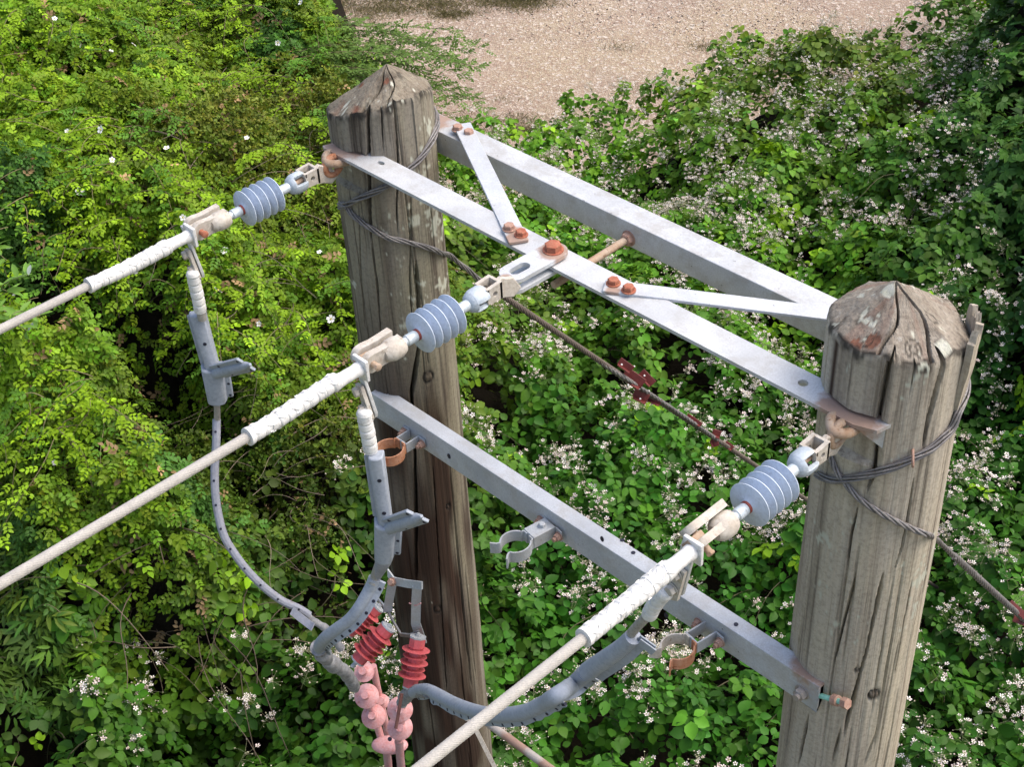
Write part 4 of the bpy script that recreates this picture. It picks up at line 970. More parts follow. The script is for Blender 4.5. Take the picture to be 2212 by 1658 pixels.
# ------------------------------------------------------------------ ground, track
GZ = -5.4
def simple_grid(name, x0, x1, y0, y1, n, hf, mat):
    xs = np.linspace(x0, x1, n); ys = np.linspace(y0, y1, n); X, Y = np.meshgrid(xs, ys); Z = hf(X, Y)
    V = np.stack([X, Y, Z], -1).reshape(-1, 3); i = np.arange(n-1)[:, None]*n; j = np.arange(n-1)[None, :]
    q = np.stack([i+j, i+j+1, i+n+j+1, i+n+j], -1).reshape(-1, 4)
    me = bpy.data.meshes.new(name); fast_mesh(me, V, q); me.materials.append(mat); me.shade_smooth()
    o = bpy.data.objects.new(name, me); COL.objects.link(o); return o
def fast_mesh(me, V, Q, col=None):
    V = np.asarray(V, np.float32); Q = np.asarray(Q, np.int32); k = Q.shape[1]
    me.vertices.add(len(V)); me.vertices.foreach_set('co', V.ravel())
    me.loops.add(Q.size); me.loops.foreach_set('vertex_index', Q.ravel())
    me.polygons.add(len(Q)); me.polygons.foreach_set('loop_start', np.arange(0, Q.size, k, dtype=np.int32))
    me.update(calc_edges=True)
    if col is not None:
        at = me.color_attributes.new('tint', 'FLOAT_COLOR', 'POINT')
        at.data.foreach_set('color', np.concatenate([col, np.ones((len(col), 1))], 1).astype(np.float32).ravel())

k = NT('gravel')
vor = k.n('ShaderNodeTexVoronoi'); vor.inputs['Scale'].default_value = 36; k.l(k.pos, vor.inputs['Vector'])
vor2 = k.n('ShaderNodeTexVoronoi'); vor2.inputs['Scale'].default_value = 85; k.l(k.pos, vor2.inputs['Vector'])
sp = k.n('ShaderNodeSeparateColor'); k.l(vor.outputs['Color'], sp.inputs[0])
sp2 = k.n('ShaderNodeSeparateColor'); k.l(vor2.outputs['Color'], sp2.inputs[0])
c = k.mix(k.ramp(k.noise(1.1, 5, .6), [(.3, 0.), (.7, 1.)]), (.34, .27, .21), (.40, .32, .25))
c = k.mix(k.ramp(k.noise(.5, 4, .6), [(.45, 0.), (.62, 1.)]), c, (.41, .335, .24))
c = k.mix(k.ramp(sp.outputs[0], [(.55, 0.), (.95, .55)]), c, (.24, .15, .12))
c = k.mix(k.ramp(sp.outputs[1], [(.80, 0.), (.98, .8)]), c, (.62, .56, .50))
c = k.mix(k.ramp(sp2.outputs[0], [(.5, 0.), (1., .5)]), c, (.30, .21, .16))
c = k.mix(k.ramp(sp2.outputs[1], [(.9, 0.), (1., .7)]), c, (.66, .62, .56))
k.bump(k.math('ADD', vor.outputs['Distance'], vor2.outputs['Distance']), .6, .02)
M_gravel = k.fin(c, .95, 0, .2)
k = NT('soil_gap_shade'); c = k.mix(k.noise(5, 6, .7), (.008, .007, .005), (.022, .018, .012)); k.bump(k.noise(20, 6), .8, .03); M_soil = k.fin(c, 1, 0, .1)  # soil coloured near-black, carrying the deep shade of the leaf gaps
k = NT('grassland'); c = k.mix(k.noise(.8, 6, .7), (.20, .17, .09), (.10, .13, .04)); M_far = k.fin(c, 1, 0, .1)

# ------------------------------------------------------------------ vegetation heights: spot heights of the thicket (picture position, height)
#        px     py    z     kind  albedo                 (0 rose, 1 hawthorn, 2 bramble, 3 dark tree, 5 hollow, its shade put into the albedo)
ANCH = [(-250, -250, -1.5, 0, (.16, .27, .03)), (0, 0, -1.8, 0, (.13, .24, .03)), (300, -100, -2.1, 0, (.14, .24, .03)), (560, -50, -2.3, 0, (.13, .22, .03)), (560, 100, -2.3, 0, (.11, .18, .03)),
        (150, 150, -1.8, 0, (.17, .29, .03)), (330, 150, -1.95, 0, (.15, .26, .03)), (460, 230, -2.0, 1, (.15, .16, .055)), (560, 250, -2.2, 1, (.15, .17, .055)), (650, 210, -2.35, 1, (.15, .17, .055)),
        (650, 330, -2.3, 1, (.13, .16, .05)), (0, 330, -1.75, 0, (.15, .27, .03)), (200, 350, -1.8, 0, (.15, .27, .03)), (400, 420, -2.0, 0, (.14, .25, .03)), (330, 300, -1.95, 1, (.12, .17, .04)),
        (0, 600, -1.8, 0, (.16, .29, .03)), (150, 560, -1.85, 0, (.12, .22, .035)), (330, 640, -2.1, 0, (.13, .23, .03)), (550, 560, -2.3, 0, (.13, .24, .03)), (650, 560, -2.4, 0, (.13, .24, .03)), (700, 470, -2.5, 0, (.12, .20, .03)),
        (0, 800, -1.9, 0, (.18, .31, .03)), (200, 850, -2.1, 0, (.17, .30, .03)), (380, 760, -2.4, 1, (.07, .11, .035)), (560, 760, -2.5, 0, (.11, .20, .03)), (700, 720, -2.7, 0, (.13, .22, .03)),
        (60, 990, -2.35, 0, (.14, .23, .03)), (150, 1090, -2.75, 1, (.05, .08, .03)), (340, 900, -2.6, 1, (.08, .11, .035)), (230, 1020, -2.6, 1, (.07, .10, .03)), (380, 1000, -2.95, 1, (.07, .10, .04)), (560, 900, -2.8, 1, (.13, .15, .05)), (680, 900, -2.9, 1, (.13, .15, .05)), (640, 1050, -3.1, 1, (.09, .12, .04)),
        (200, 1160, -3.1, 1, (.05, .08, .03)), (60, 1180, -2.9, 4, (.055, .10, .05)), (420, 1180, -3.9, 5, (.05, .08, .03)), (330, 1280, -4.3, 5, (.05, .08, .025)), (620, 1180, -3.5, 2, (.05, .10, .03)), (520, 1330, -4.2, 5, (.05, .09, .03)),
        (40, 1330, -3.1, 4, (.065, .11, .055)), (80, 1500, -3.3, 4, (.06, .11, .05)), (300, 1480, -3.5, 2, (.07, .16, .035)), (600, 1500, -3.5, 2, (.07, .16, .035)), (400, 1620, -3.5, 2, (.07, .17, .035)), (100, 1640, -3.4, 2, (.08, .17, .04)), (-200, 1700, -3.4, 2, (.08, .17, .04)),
        (860, 1250, -3.6, 2, (.06, .14, .035)), (720, 1400, -3.6, 2, (.06, .14, .035)), (750, 1620, -3.5, 2, (.07, .16, .035)), (1100, 1750, -3.5, 2, (.07, .16, .035)), (1200, 1500, -3.5, 2, (.07, .17, .035)), (1500, 1600, -3.5, 2, (.065, .16, .035)),
        (1200, 1250, -3.5, 2, (.06, .16, .035)), (1500, 1300, -3.5, 2, (.055, .15, .035)), (1200, 950, -3.5, 2, (.06, .15, .035)), (1500, 1050, -3.5, 2, (.075, .19, .04)), (1050, 450, -3.9, 2, (.11, .22, .04)), (1050, 620, -3.6, 2, (.10, .16, .04)),
        (1080, 330, -4.1, 2, (.12, .25, .04)), (1250, 330, -3.9, 2, (.12, .25, .04)), (1200, 480, -3.7, 2, (.10, .23, .04)), (1400, 400, -3.7, 2, (.12, .24, .04)), (1500, 560, -3.5, 2, (.10, .22, .04)), (1700, 600, -3.5, 2, (.13, .27, .04)), (1350, 700, -3.5, 2, (.09, .20, .04)),
        (1600, 850, -3.5, 2, (.08, .18, .04)), (1380, 230, -3.9, 2, (.10, .20, .04)), (1520, 180, -3.7, 2, (.13, .20, .05)), (1650, 250, -3.5, 2, (.11, .19, .045)), (1850, 150, -3.4, 2, (.12, .17, .055)), (1750, 400, -3.5, 2, (.10, .20, .045)), (1950, 300, -3.4, 2, (.08, .16, .04)),
        (2000, 500, -3.4, 2, (.07, .15, .04)), (2150, 650, -3.4, 2, (.05, .12, .035)), (2180, 850, -3.4, 2, (.05, .13, .035)), (2150, 1050, -3.4, 2, (.06, .14, .035)), (2100, 1300, -3.5, 2, (.06, .14, .035)), (2050, 1550, -3.5, 2, (.06, .14, .035)), (2400, 1500, -3.5, 2, (.06, .14, .035)), (2400, 1000, -3.3, 2, (.05, .13, .035)),
        (1600, 1750, -3.5, 2, (.065, .16, .035)), (2215, 430, -3.0, 3, (.05, .12, .03)), (2180, 200, -2.8, 3, (.05, .12, .03)), (2200, 60, -2.5, 3, (.05, .11, .03)), (2350, 100, -2.1, 3, (.028, .055, .03)), (2350, 500, -2.6, 3, (.03, .06, .032)), (2100, 110, -3.3, 2, (.06, .13, .03)), (2090, 320, -3.35, 2, (.06, .14, .03)), (2350, -200, -2.0, 3, (.03, .06, .03)), (2215, 330, -2.8, 3, (.05, .11, .03))]
AXY = np.array([onZ(a[0], a[1], a[2])[:2] for a in ANCH]); AZ = np.array([a[2] for a in ANCH]); AK = np.array([a[3] for a in ANCH]); AC = np.array([a[4] for a in ANCH])
def weights(x, y, s):
    d2 = (x[:, None]-AXY[None, :, 0])**2+(y[:, None]-AXY[None, :, 1])**2
    r = np.hypot(AXY[:, 0]-CAM[0], AXY[:, 1]-CAM[1])/6.0
    w = 1/(d2/(r**2)+s)**2
    return w
def field(x, y):
    sh = x.shape; x = x.ravel(); y = y.ravel(); w = weights(x, y, .03); z = (w@AZ)/w.sum(1)
    z = z+.30*vnoise(x, y, .9, 61)+.34*vnoise(x, y, .36, 62)+.10*vnoise(x, y, .16, 63)
    return z.reshape(sh)
def kindcol(x, y, rs):
    jx = x+.16*vnoise(x, y, .22, 71)+rs.normal(0, .05, len(x)); jy = y+.16*vnoise(x, y, .22, 72)+rs.normal(0, .05, len(x))
    d2 = (jx[:, None]-AXY[None, :, 0])**2+(jy[:, None]-AXY[None, :, 1])**2; r = np.hypot(AXY[:, 0]-CAM[0], AXY[:, 1]-CAM[1])/6.0; d2 = d2/(r**2)
    k = AK[np.argmin(d2, 1)]; w = 1/(d2+.02)**2; c = (w@AC)/w.sum(1)[:, None]
    return k, c
# outline of the open track (picture position, height of the growth edging it)
EDGE = [(700, -700, -2.3), (670, -250, -2.35), (650, -60, -2.4), (660, 60, -2.5), (700, 130, -2.6), (790, 190, -3.0), (930, 240, -3.9), (1090, 285, -4.3), (1200, 262, -4.2), (1330, 212, -4.0), (1470, 150, -3.8), (1560, 100, -3.7), (1760, 78, -3.6), (1990, 45, -3.4), (2040, -20, -3.1), (2100, -200, -3.0), (2250, -500, -3.0)]
EP = np.array([onZ(*e)[:2] for e in EDGE])
def inpoly(x, y, P):
    c = np.zeros(len(x), bool); n = len(P); j = n-1
    for i in range(n):
        xi, yi = P[i]; xj, yj = P[j]
        m = ((yi > y) != (yj > y)) & (x < (xj-xi)*(y-yi)/(yj-yi+1e-12)+xi); c ^= m; j = i
    return c
far = [EP[-1]+np.array([-2, 40]), EP[0]+np.array([-40, 10])]
TRACK = np.vstack([EP, np.array([far[0], (-60, 60), far[1]])])

def hground(X, Y): return np.full(X.shape, GZ)
g = simple_grid('ground', -600, 600, -600, 600, 60, lambda X, Y: np.full(X.shape, GZ-.03), M_far); g['kind'] = 'structure'
g = simple_grid('gravel_track', -26, 8, -4, 32, 240, lambda X, Y: GZ+.05*vnoise(X, Y, 1.6, 5)+.02*vnoise(X, Y, .4, 6), M_gravel); g['kind'] = 'structure'
def hbank(X, Y):
    x = X.ravel(); y = Y.ravel(); h = field(x, y)-np.where(np.hypot(x-CAM[0], y-CAM[1]) > 7, .5, .72); ins = inpoly(x, y, TRACK)
    # distance to the track outline
    d = np.full(len(x), 9.)
    for i in range(len(EP)-1):
        a, b_ = EP[i], EP[i+1]; ab = b_-a; t = np.clip(((x-a[0])*ab[0]+(y-a[1])*ab[1])/(ab@ab), 0, 1); d = np.minimum(d, np.hypot(x-a[0]-t*ab[0], y-a[1]-t*ab[1]))
    f = np.where(ins, 0, np.clip((d-np.where(h > -3.6, .9, .05))/.3, 0, 1)); h = np.where(ins, GZ-.08, GZ+.05+(h-GZ-.05)*f)
    return h.reshape(X.shape)
bank = simple_grid('soil_bank', -10, 3.5, -2.2, 12, 230, hbank, M_soil); bank['kind'] = 'structure'

# ------------------------------------------------------------------ leaves
def leaf_mat(name, gloss=.5, trans=.22):
    k = NT(name); at = k.n('ShaderNodeAttribute', attribute_name='tint')
    k.t.nodes.remove(k.b); out = k.t.nodes['Material Output']
    p = k.n('ShaderNodeBsdfPrincipled'); p.inputs['Roughness'].default_value = gloss; p.inputs['Specular IOR Level'].default_value = .18
    c = k.mix(k.math('MULTIPLY', k.noise(90, 3), .5), at.outputs['Color'], k.mix(.45, at.outputs['Color'], (.015, .05, .004)))
    k.l(c, p.inputs['Base Color'])
    tr = k.n('ShaderNodeBsdfTranslucent'); hs = k.n('ShaderNodeHueSaturation'); hs.inputs['Value'].default_value = 1.3; hs.inputs['Hue'].default_value = .485; k.l(c, hs.inputs['Color']); k.l(hs.outputs[0], tr.inputs['Color'])
    ms = k.n('ShaderNodeMixShader'); ms.inputs[0].default_value = trans; k.l(p.outputs[0], ms.inputs[1]); k.l(tr.outputs[0], ms.inputs[2]); k.l(ms.outputs[0], out.inputs[0])
    return k.m
def vc_mat(name, rough=.7):
    k = NT(name); at = k.n('ShaderNodeAttribute', attribute_name='tint'); return k.fin(at.outputs['Color'], rough, 0, .2)
M_leaf = leaf_mat('leaf'); M_stem = vc_mat('stem'); M_petal = vc_mat('petal', .6)

def leaflet(L, Wd, fold=.18, curl=.12, seg=4, droop=.0):
    s = np.linspace(0, 1, seg+1); prof = np.sin(np.pi*s**.8)**.8*Wd/2; V = []; F = []
    for i in range(seg+1): V.append((s[i]*L, 0, -curl*L*s[i]**2-droop*s[i]))
    a = len(V)
    for i in range(1, seg): V.append((s[i]*L, prof[i], prof[i]*fold*2-curl*L*s[i]**2))
    b_ = len(V)
    for i in range(1, seg): V.append((s[i]*L, -prof[i], prof[i]*fold*2-curl*L*s[i]**2))
    for o, fl in ((a, 1), (b_, 0)):
        fs = [(0, 1, o, o)]+[(i, i+1, o+i, o+i-1) for i in range(1, seg-1)]+[(seg-1, seg, o+seg-2, o+seg-2)]
        for f in fs: F.append(f if fl else f[::-1])
    return np.array(V), F
def rz(a): c, s_ = math.cos(a), math.sin(a); return np.array([[c, -s_, 0], [s_, c, 0], [0, 0, 1]])
def ry(a): c, s_ = math.cos(a), math.sin(a); return np.array([[c, 0, s_], [0, 1, 0], [-s_, 0, c]])
def rx(a): c, s_ = math.cos(a), math.sin(a); return np.array([[1, 0, 0], [0, c, -s_], [0, s_, c]])
def combine(parts):
    V = []; T = []; n = 0
    for v, f in parts:
        V.append(v)
        for q in f:
            q = [i+n for i in q]
            T.append(q[:3])
            if q[3] != q[2]: T.append([q[0], q[2], q[3]])
        n += len(v)
    return np.vstack(V), np.array([t for t in T if len(set(t)) == 3])
def compound(kind, rs):
    P = []
    if kind == 'bramble':
        n = 5 if rs.rand() < .3 else 3; az = [0, 1.25, -1.25] if n == 3 else [0, 1.05, -1.05, 2.0, -2.0]
        for i, a in enumerate(az):
            L = (.062, .052, .052, .042, .042)[i]*rs.uniform(.88, 1.1); v, f = leaflet(L, L*rs.uniform(.68, .82), rs.uniform(.05, .22), rs.uniform(-.05, .25), 4)
            v = v+np.array([.010 if i else .014, 0, 0]); v = v@rx(rs.normal(0, .2)).T@ry(rs.normal(.12, .2)).T@rz(a+rs.normal(0, .1)).T; P.append((v, f))
    elif kind == 'rose':
        for i in range(7):
            k_ = (i+1)//2; L = .024*rs.uniform(.9, 1.15); v, f = leaflet(L, L*.6, .2, rs.uniform(0, .3), 3)
            a = 0 if i == 6 else (1.0 if i % 2 else -1.0); pos = .058 if i == 6 else .012+.016*(i//2)
            v = v@rx(rs.normal(0, .3)).T@rz(a+rs.normal(0, .15)).T+np.array([pos, 0, -.006*(pos/.05)**2]); P.append((v, f))
    elif kind == 'haw':
        for i in range(6):
            L = .019*rs.uniform(.7, 1.25); v, f = leaflet(L, L*.75, .2, .1, 3)
            v = v@rx(rs.normal(0, .5)).T@ry(rs.normal(0, .5)).T@rz(rs.uniform(-2.2, 2.2)).T+np.array([.009*i, 0, 0]); P.append((v, f))
    elif kind == 'tree':
        for i in range(5):
            L = .06*rs.uniform(.8, 1.1); v, f = leaflet(L, L*.5, .1, .15, 3); v = v@rx(rs.normal(0, .2)).T@rz((-1.3, -.65, 0, .65, 1.3)[i]).T; P.append((v, f))
    elif kind == 'long':
        for i in range(6):
            L = .075*rs.uniform(.8, 1.1); v, f = leaflet(L, L*.26, .15, .2, 4); v = v@rz((-1.2, 1.2, -.8, .8, -.3, .3)[i]).T+np.array([.014*i, 0, 0]); P.append((v, f))
    return combine(P)
def frames(n, rs, tilt=.45, bias=(0, 0)):
    nz_ = np.stack([rs.normal(bias[0], tilt, n), rs.normal(bias[1], tilt, n), np.ones(n)], -1); nz_ /= np.linalg.norm(nz_, axis=1)[:, None]
    a = rs.uniform(0, 2*np.pi, n); d = np.stack([np.cos(a), np.sin(a), np.zeros(n)], -1); d -= nz_*np.sum(d*nz_, 1)[:, None]; d /= np.linalg.norm(d, axis=1)[:, None]
    return np.stack([d, np.cross(nz_, d), nz_], -1)
def instance(tmpls, pos, Rm, sc, col, rs, which=None):
    VV = []; FF = []; CC = []; off = 0; which = rs.randint(0, len(tmpls), len(pos)) if which is None else which
    for t, (tv, tf) in enumerate(tmpls):
        m = which == t; n = m.sum()
        if not n: continue
        v = np.einsum('nij,kj->nki', Rm[m]*sc[m][:, None, None], tv)+pos[m][:, None, :]
        VV.append(v.reshape(-1, 3)); FF.append((tf[None]+(np.arange(n)*len(tv))[:, None, None]).reshape(-1, 3)+off)
        cc = np.repeat(col[m], len(tv), 0)
        if len(tv) > 12: pass
        CC.append(cc); off += n*len(tv)
    return np.vstack(VV), np.vstack(FF), np.vstack(CC)
def mesh_obj(name, V, F, C, mat, parent=None, loc=(0, 0, 0)):
    me = bpy.data.meshes.new(name); L = np.array(worldloc(parent)) if parent is not None else np.array(loc)
    fast_mesh(me, V-L, F, C); me.materials.append(mat); o = bpy.data.objects.new(name, me); COL.objects.link(o)
    if parent is not None: o.parent = parent
    else: o.location = loc
    return o
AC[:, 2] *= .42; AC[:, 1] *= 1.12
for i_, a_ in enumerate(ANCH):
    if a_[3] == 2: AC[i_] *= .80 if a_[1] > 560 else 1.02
    if a_[3] == 2 and a_[0] < 900 and a_[1] > 1100: AC[i_] *= .62       # shade at the foot of the hedge put into the bramble leaf colour
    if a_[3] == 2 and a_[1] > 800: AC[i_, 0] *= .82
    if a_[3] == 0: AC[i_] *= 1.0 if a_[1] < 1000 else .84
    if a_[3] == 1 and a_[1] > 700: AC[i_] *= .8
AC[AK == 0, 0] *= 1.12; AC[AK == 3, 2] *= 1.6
rs = np.random.RandomState(42)
# candidate places over the thicket, thinned to what this side of it can show
x0_, x1_, y0_, y1_ = -10.5, 3.2, -2.2, 12.5
DENS = 7200
n = int((x1_-x0_)*(y1_-y0_)*DENS); X = rs.uniform(x0_, x1_, n); Y = rs.uniform(y0_, y1_, n)
pp = proj(np.stack([X, Y, np.full(n, -3.0)], -1)); dep = (np.stack([X, Y, np.full(n, -3.0)], -1)-CAM)@fw
m = (pp[:, 0] > -420) & (pp[:, 0] < 2620) & (pp[:, 1] > -420) & (pp[:, 1] < 2150) & (dep > 1) & ~inpoly(X, Y, TRACK)
X, Y = X[m], Y[m]
H = field(X, Y); e = .06; gx = (field(X+e, Y)-H)/e; gy = (field(X, Y+e)-H)/e; slope = np.sqrt(1+gx**2+gy**2)
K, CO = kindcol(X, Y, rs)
H += np.where(K == 5, -.15, 0)
nrmx, nrmy = -gx/slope, -gy/slope
u = rs.rand(len(X))
cl = vnoise(X, Y, .16, 81)+.6*vnoise(X, Y, .07, 82)
prob = {0: .50, 1: .62, 2: .102, 3: .16, 4: .12, 5: .012}
pv = np.array([prob[int(q)] for q in range(6)])[K.astype(int)]*np.minimum(slope, 2.6)*np.clip(.82+1.5*cl, .08, 2)
keep = u < pv
X, Y, H, K, CO, nrmx, nrmy, cl = [q[keep] for q in (X, Y, H, K, CO, nrmx, nrmy, cl)]
print('leaf places', {int(q): int((K == q).sum()) for q in range(6)})
dpt = rs.exponential(.11, len(X)); dpt = np.minimum(dpt, .62); dpt = np.where(K == 3, dpt*2.2, dpt); dpt = np.where(K == 2, dpt*1.0+np.where(rs.rand(len(X)) < .25, rs.uniform(.1, .5, len(X)), 0), dpt)
Z = H-dpt+.05*cl+rs.normal(0, .02, len(X))
young = (vnoise(X, Y, .22, 91)+.5*vnoise(X, Y, .09, 92) > .40) & (dpt < .09)
br = np.exp(rs.normal(0, .24, len(X)))*(1+.5*cl)
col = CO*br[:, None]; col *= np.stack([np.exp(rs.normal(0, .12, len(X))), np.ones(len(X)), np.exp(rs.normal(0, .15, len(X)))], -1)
col = np.where((young & (K == 2))[:, None], np.array([.20, .38, .012])*br[:, None], col)
# patches of blue-green foliage within the rose hedge, and browned leaves
bl = (vnoise(X, Y, .45, 95) > .24) & (K == 0); col = np.where(bl[:, None], np.array([.055, .14, .02])*br[:, None], col)
bn = (rs.rand(len(X)) < .035) & (K < 2); col = np.where(bn[:, None], np.array([.30, .20, .10])*br[:, None], col)
pos = np.stack([X, Y, Z], -1)
def emit(kk, tk, nt_, tilt, scl, seed, parent=None, name='foliage', loc=(0, 0, 0)):
    r = np.random.RandomState(seed); m = np.isin(K, kk); n = m.sum()
    T = [compound(tk, r) for _ in range(nt_)]
    nv = np.stack([nrmx[m]*.8+r.normal(.0, tilt, n), nrmy[m]*.8+r.normal(0, tilt, n), np.ones(n)], -1); nv /= np.linalg.norm(nv, axis=1)[:, None]
    a = r.uniform(0, 2*np.pi, n); d = np.stack([np.cos(a), np.sin(a), -.25*np.ones(n)], -1); d -= nv*np.sum(d*nv, 1)[:, None]; d /= np.linalg.norm(d, axis=1)[:, None]
    R_ = np.stack([d, np.cross(nv, d), nv], -1)
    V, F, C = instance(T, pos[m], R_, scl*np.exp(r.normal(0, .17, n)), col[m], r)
    return mesh_obj(name, V, F, C, M_leaf, parent, loc)
bt = emit([2, 5], 'bramble', 14, .40, .92, 1, name='bramble_thicket'); tag(bt, None, None, None, 'stuff'); bt['label'] = 'dense bramble thicket covering the ground below the poles'; bt['category'] = 'brambles'
def bushroot(name, px, py, z, label, cat):
    P = onZ(px, py, z); return thing(name, (P[0], P[1], GZ), label, cat)
rose = bushroot('wild_rose_bush', 200, 400, -1.8, 'tall bright green wild rose bush with scattered white flowers, left', 'bush')
emit([0], 'rose', 10, .5, 1.0, 2, rose)
haw = bushroot('hawthorn_bush', 600, 300, -2.2, 'small-leaved brownish green bush growing through the rose, left of the darker pole', 'bush')
emit([1], 'haw', 10, .6, 1.0, 3, haw)
dk = bushroot('dark_tree', 2200, 150, -2.5, 'dark leafy tree crown in the top right corner', 'tree')
emit([3], 'tree', 8, .5, 1.0, 4, dk, 'crown')
sh = bushroot('leafy_shrub', 60, 1350, -3.1, 'dull grey-green shrub with narrow leaves at the lower left edge', 'shrub')
emit([4], 'long', 8, .5, .8, 5, sh)

# woody stems: helper makes thin tapered tubes in bulk
def stems(curves, cols, r0s, ns=4):
    V = []; F = []; C = []; o = 0
    for P, c, r0 in zip(curves, cols, r0s):
        P = np.asarray(P); n = len(P); tg = np.gradient(P, axis=0); tg /= np.linalg.norm(tg, axis=1)[:, None]+1e-9
        a = np.cross(tg, (0.31, .2, .93)); a /= np.linalg.norm(a, axis=1)[:, None]+1e-9; b = np.cross(tg, a); r = np.linspace(r0, r0*.5, n)
        for k in range(ns):
            t = 2*np.pi*k/ns; V.append(P+(a*np.cos(t)+b*np.sin(t))*r[:, None])
        i = np.arange(n-1)
        for k in range(ns):
            k2 = (k+1) % ns; A = o+k*n+i; B = o+k2*n+i
            F.append(np.stack([A, B, B+1], -1)); F.append(np.stack([A, B+1, A+1], -1))
        C.append(np.tile(c, (ns*n, 1))); o += ns*n
    return np.vstack(V), np.vstack(F), np.vstack(C)
def arc_curve(p, az, ln, rise, drop, r, n=9):
    t = np.linspace(0, 1, n); d = np.array([math.cos(az), math.sin(az)]); w = r.normal(0, .03)*np.sin(t*5)
    return np.stack([p[0]+d[0]*ln*t-d[1]*w, p[1]+d[1]*ln*t+d[0]*w, p[2]+rise*t-drop*t*t], -1)
r = np.random.RandomState(7)
def zone(px0, px1, py0, py1, n, zoff): 
    out = []
    for _ in range(n):
        x, y = r.uniform(px0, px1), r.uniform(py0, py1); z = -3.2
        for _ in range(12):
            P = onZ(x, y, z); z = .5*z+.5*float(field(np.array([P[0]]), np.array([P[1]]))[0])
        P = onZ(x, y, z); out.append(P+np.array([0, 0, zoff]))
    return out
cv = []; cc = []; rr = []
for p in zone(150, 750, 1080, 1420, 55, -.10): cv.append(arc_curve(p, r.uniform(0, 6.28), r.uniform(.25, .8), r.uniform(.0, .25), r.uniform(.1, .4), r)); cc.append(np.array([.11, .085, .06])*r.uniform(.5, 1.3)); rr.append(r.uniform(.0015, .0035))
for p in zone(0, 2212, 250, 1658, 150, -.1): cv.append(arc_curve(p, r.uniform(0, 6.28), r.uniform(.2, .5), r.uniform(.0, .2), r.uniform(.1, .4), r)); cc.append(np.array([.10, .09, .05])*r.uniform(.6, 1.4)); rr.append(r.uniform(.0015, .003))
V, F, C = stems(cv, cc, rr, 5); o = mesh_obj('bramble_canes', V, F, C, M_stem); o['kind'] = 'stuff'; o['label'] = 'arching bare bramble canes and dead twigs in the thicket'; o['category'] = 'canes'
# long shoots of the rose with leaves, some reaching out over the track
cv = []; cc = []; rr = []; lp = []; ld = []; lc = []
def shoot(p, az, ln, rise, drop, colr, stepv=.035):
    P = arc_curve(p, az, ln, rise, drop, r, 14); cv.append(P); cc.append(np.array([.20, .17, .09])*r.uniform(.6, 1.2)); rr.append(.0022)
    Q = resample(P, stepv)
    for i, q in enumerate(Q[1:]):
        a = az+(1 if i % 2 else -1)*r.uniform(.5, 1.2); lp.append(q); ld.append((math.cos(a), math.sin(a), r.uniform(-.3, .4))); lc.append(np.array(colr)*math.exp(r.normal(0, .2)))
for p in zone(-50, 700, -50, 720, 270, .0)+zone(-50, 230, 720, 930, 50, .0): shoot(p+np.array([0, 0, -.02]), r.uniform(-2.6, .2), r.uniform(.2, .5), r.uniform(.1, .35), r.uniform(.1, .5), (.22, .37, .012) if r.rand() < .6 else (.10, .23, .02))
for p in zone(120, 260, 900, 980, 4, .05): shoot(p, r.uniform(-1.2, .3), r.uniform(.3, .55), .1, .45, (.22, .38, .015))
for (x, y, z, az, ln) in ((640, 110, -2.3, .9, .9), (660, 140, -2.35, .6, 1.0), (690, 160, -2.4, .75, .9), (640, 80, -2.3, 1.0, 1.0), (610, 40, -2.3, 1.05, .8), (700, 140, -2.35, .95, .95), (760, 90, -2.35, .7, .75), (740, 130, -2.4, .8, .8), (700, 170, -2.4, .5, .8)):
    for q in range(3): shoot(onZ(x+r.normal(0, 14), y+r.normal(0, 12), z), az-.15+r.normal(0, .2), ln*r.uniform(.7, 1.1), .12, .2+.1*q, (.11, .19, .035), .03)
V, F, C = stems(cv, cc, rr, 5); mesh_obj('branch', V, F, C, M_stem, rose)['kind'] = 'stuff'
lp = np.array(lp); ld = np.array(ld); ld /= np.linalg.norm(ld, axis=1)[:, None]; lc = np.array(lc)
nz_ = np.stack([r.normal(0, .35, len(lp)), r.normal(0, .35, len(lp)), np.ones(len(lp))], -1); nz_ -= ld*np.sum(nz_*ld, 1)[:, None]; nz_ /= np.linalg.norm(nz_, axis=1)[:, None]
T = [compound('rose', r) for _ in range(8)]
V, F, C = instance(T, lp, np.stack([ld, np.cross(nz_, ld), nz_], -1), np.full(len(lp), 1.0), lc, r); mesh_obj('shoot_leaves', V, F, C, M_leaf, rose)
# hawthorn twigs
cv = []; cc = []; rr = []
for p in zone(380, 740, 150, 1150, 115, -.03): cv.append(arc_curve(p, r.uniform(0, 6.28), r.uniform(.2, .5), r.uniform(.0, .2), r.uniform(.1, .3), r)); cc.append(np.array([.20, .16, .12])*r.uniform(.6, 1.3)); rr.append(r.uniform(.0012, .0025))
V, F, C = stems(cv, cc, rr, 5); mesh_obj('branch', V, F, C, M_stem, haw)['kind'] = 'stuff'
# trunk for the dark tree and stems at the base of the bushes
for rt_o, R_, nm in ((dk, .11, 'trunk'), (rose, .035, 'stem'), (haw, .03, 'stem'), (sh, .02, 'stem')):
    L0 = np.array(rt_o.location); topz = float(field(np.array([L0[0]]), np.array([L0[1]]))[0])-.25
    b = MB(); b.tube(spline([L0, L0+(.05, .03, (topz-GZ)*.4), L0+(-.04, .06, (topz-GZ)*.75), L0+(.03, 0, topz-GZ)], 6), np.linspace(R_, R_*.45, 19), 12); obj(nm, b, simple('bark_'+nm, (.10, .08, .06), (.16, .13, .10), 30, .95), rt_o)
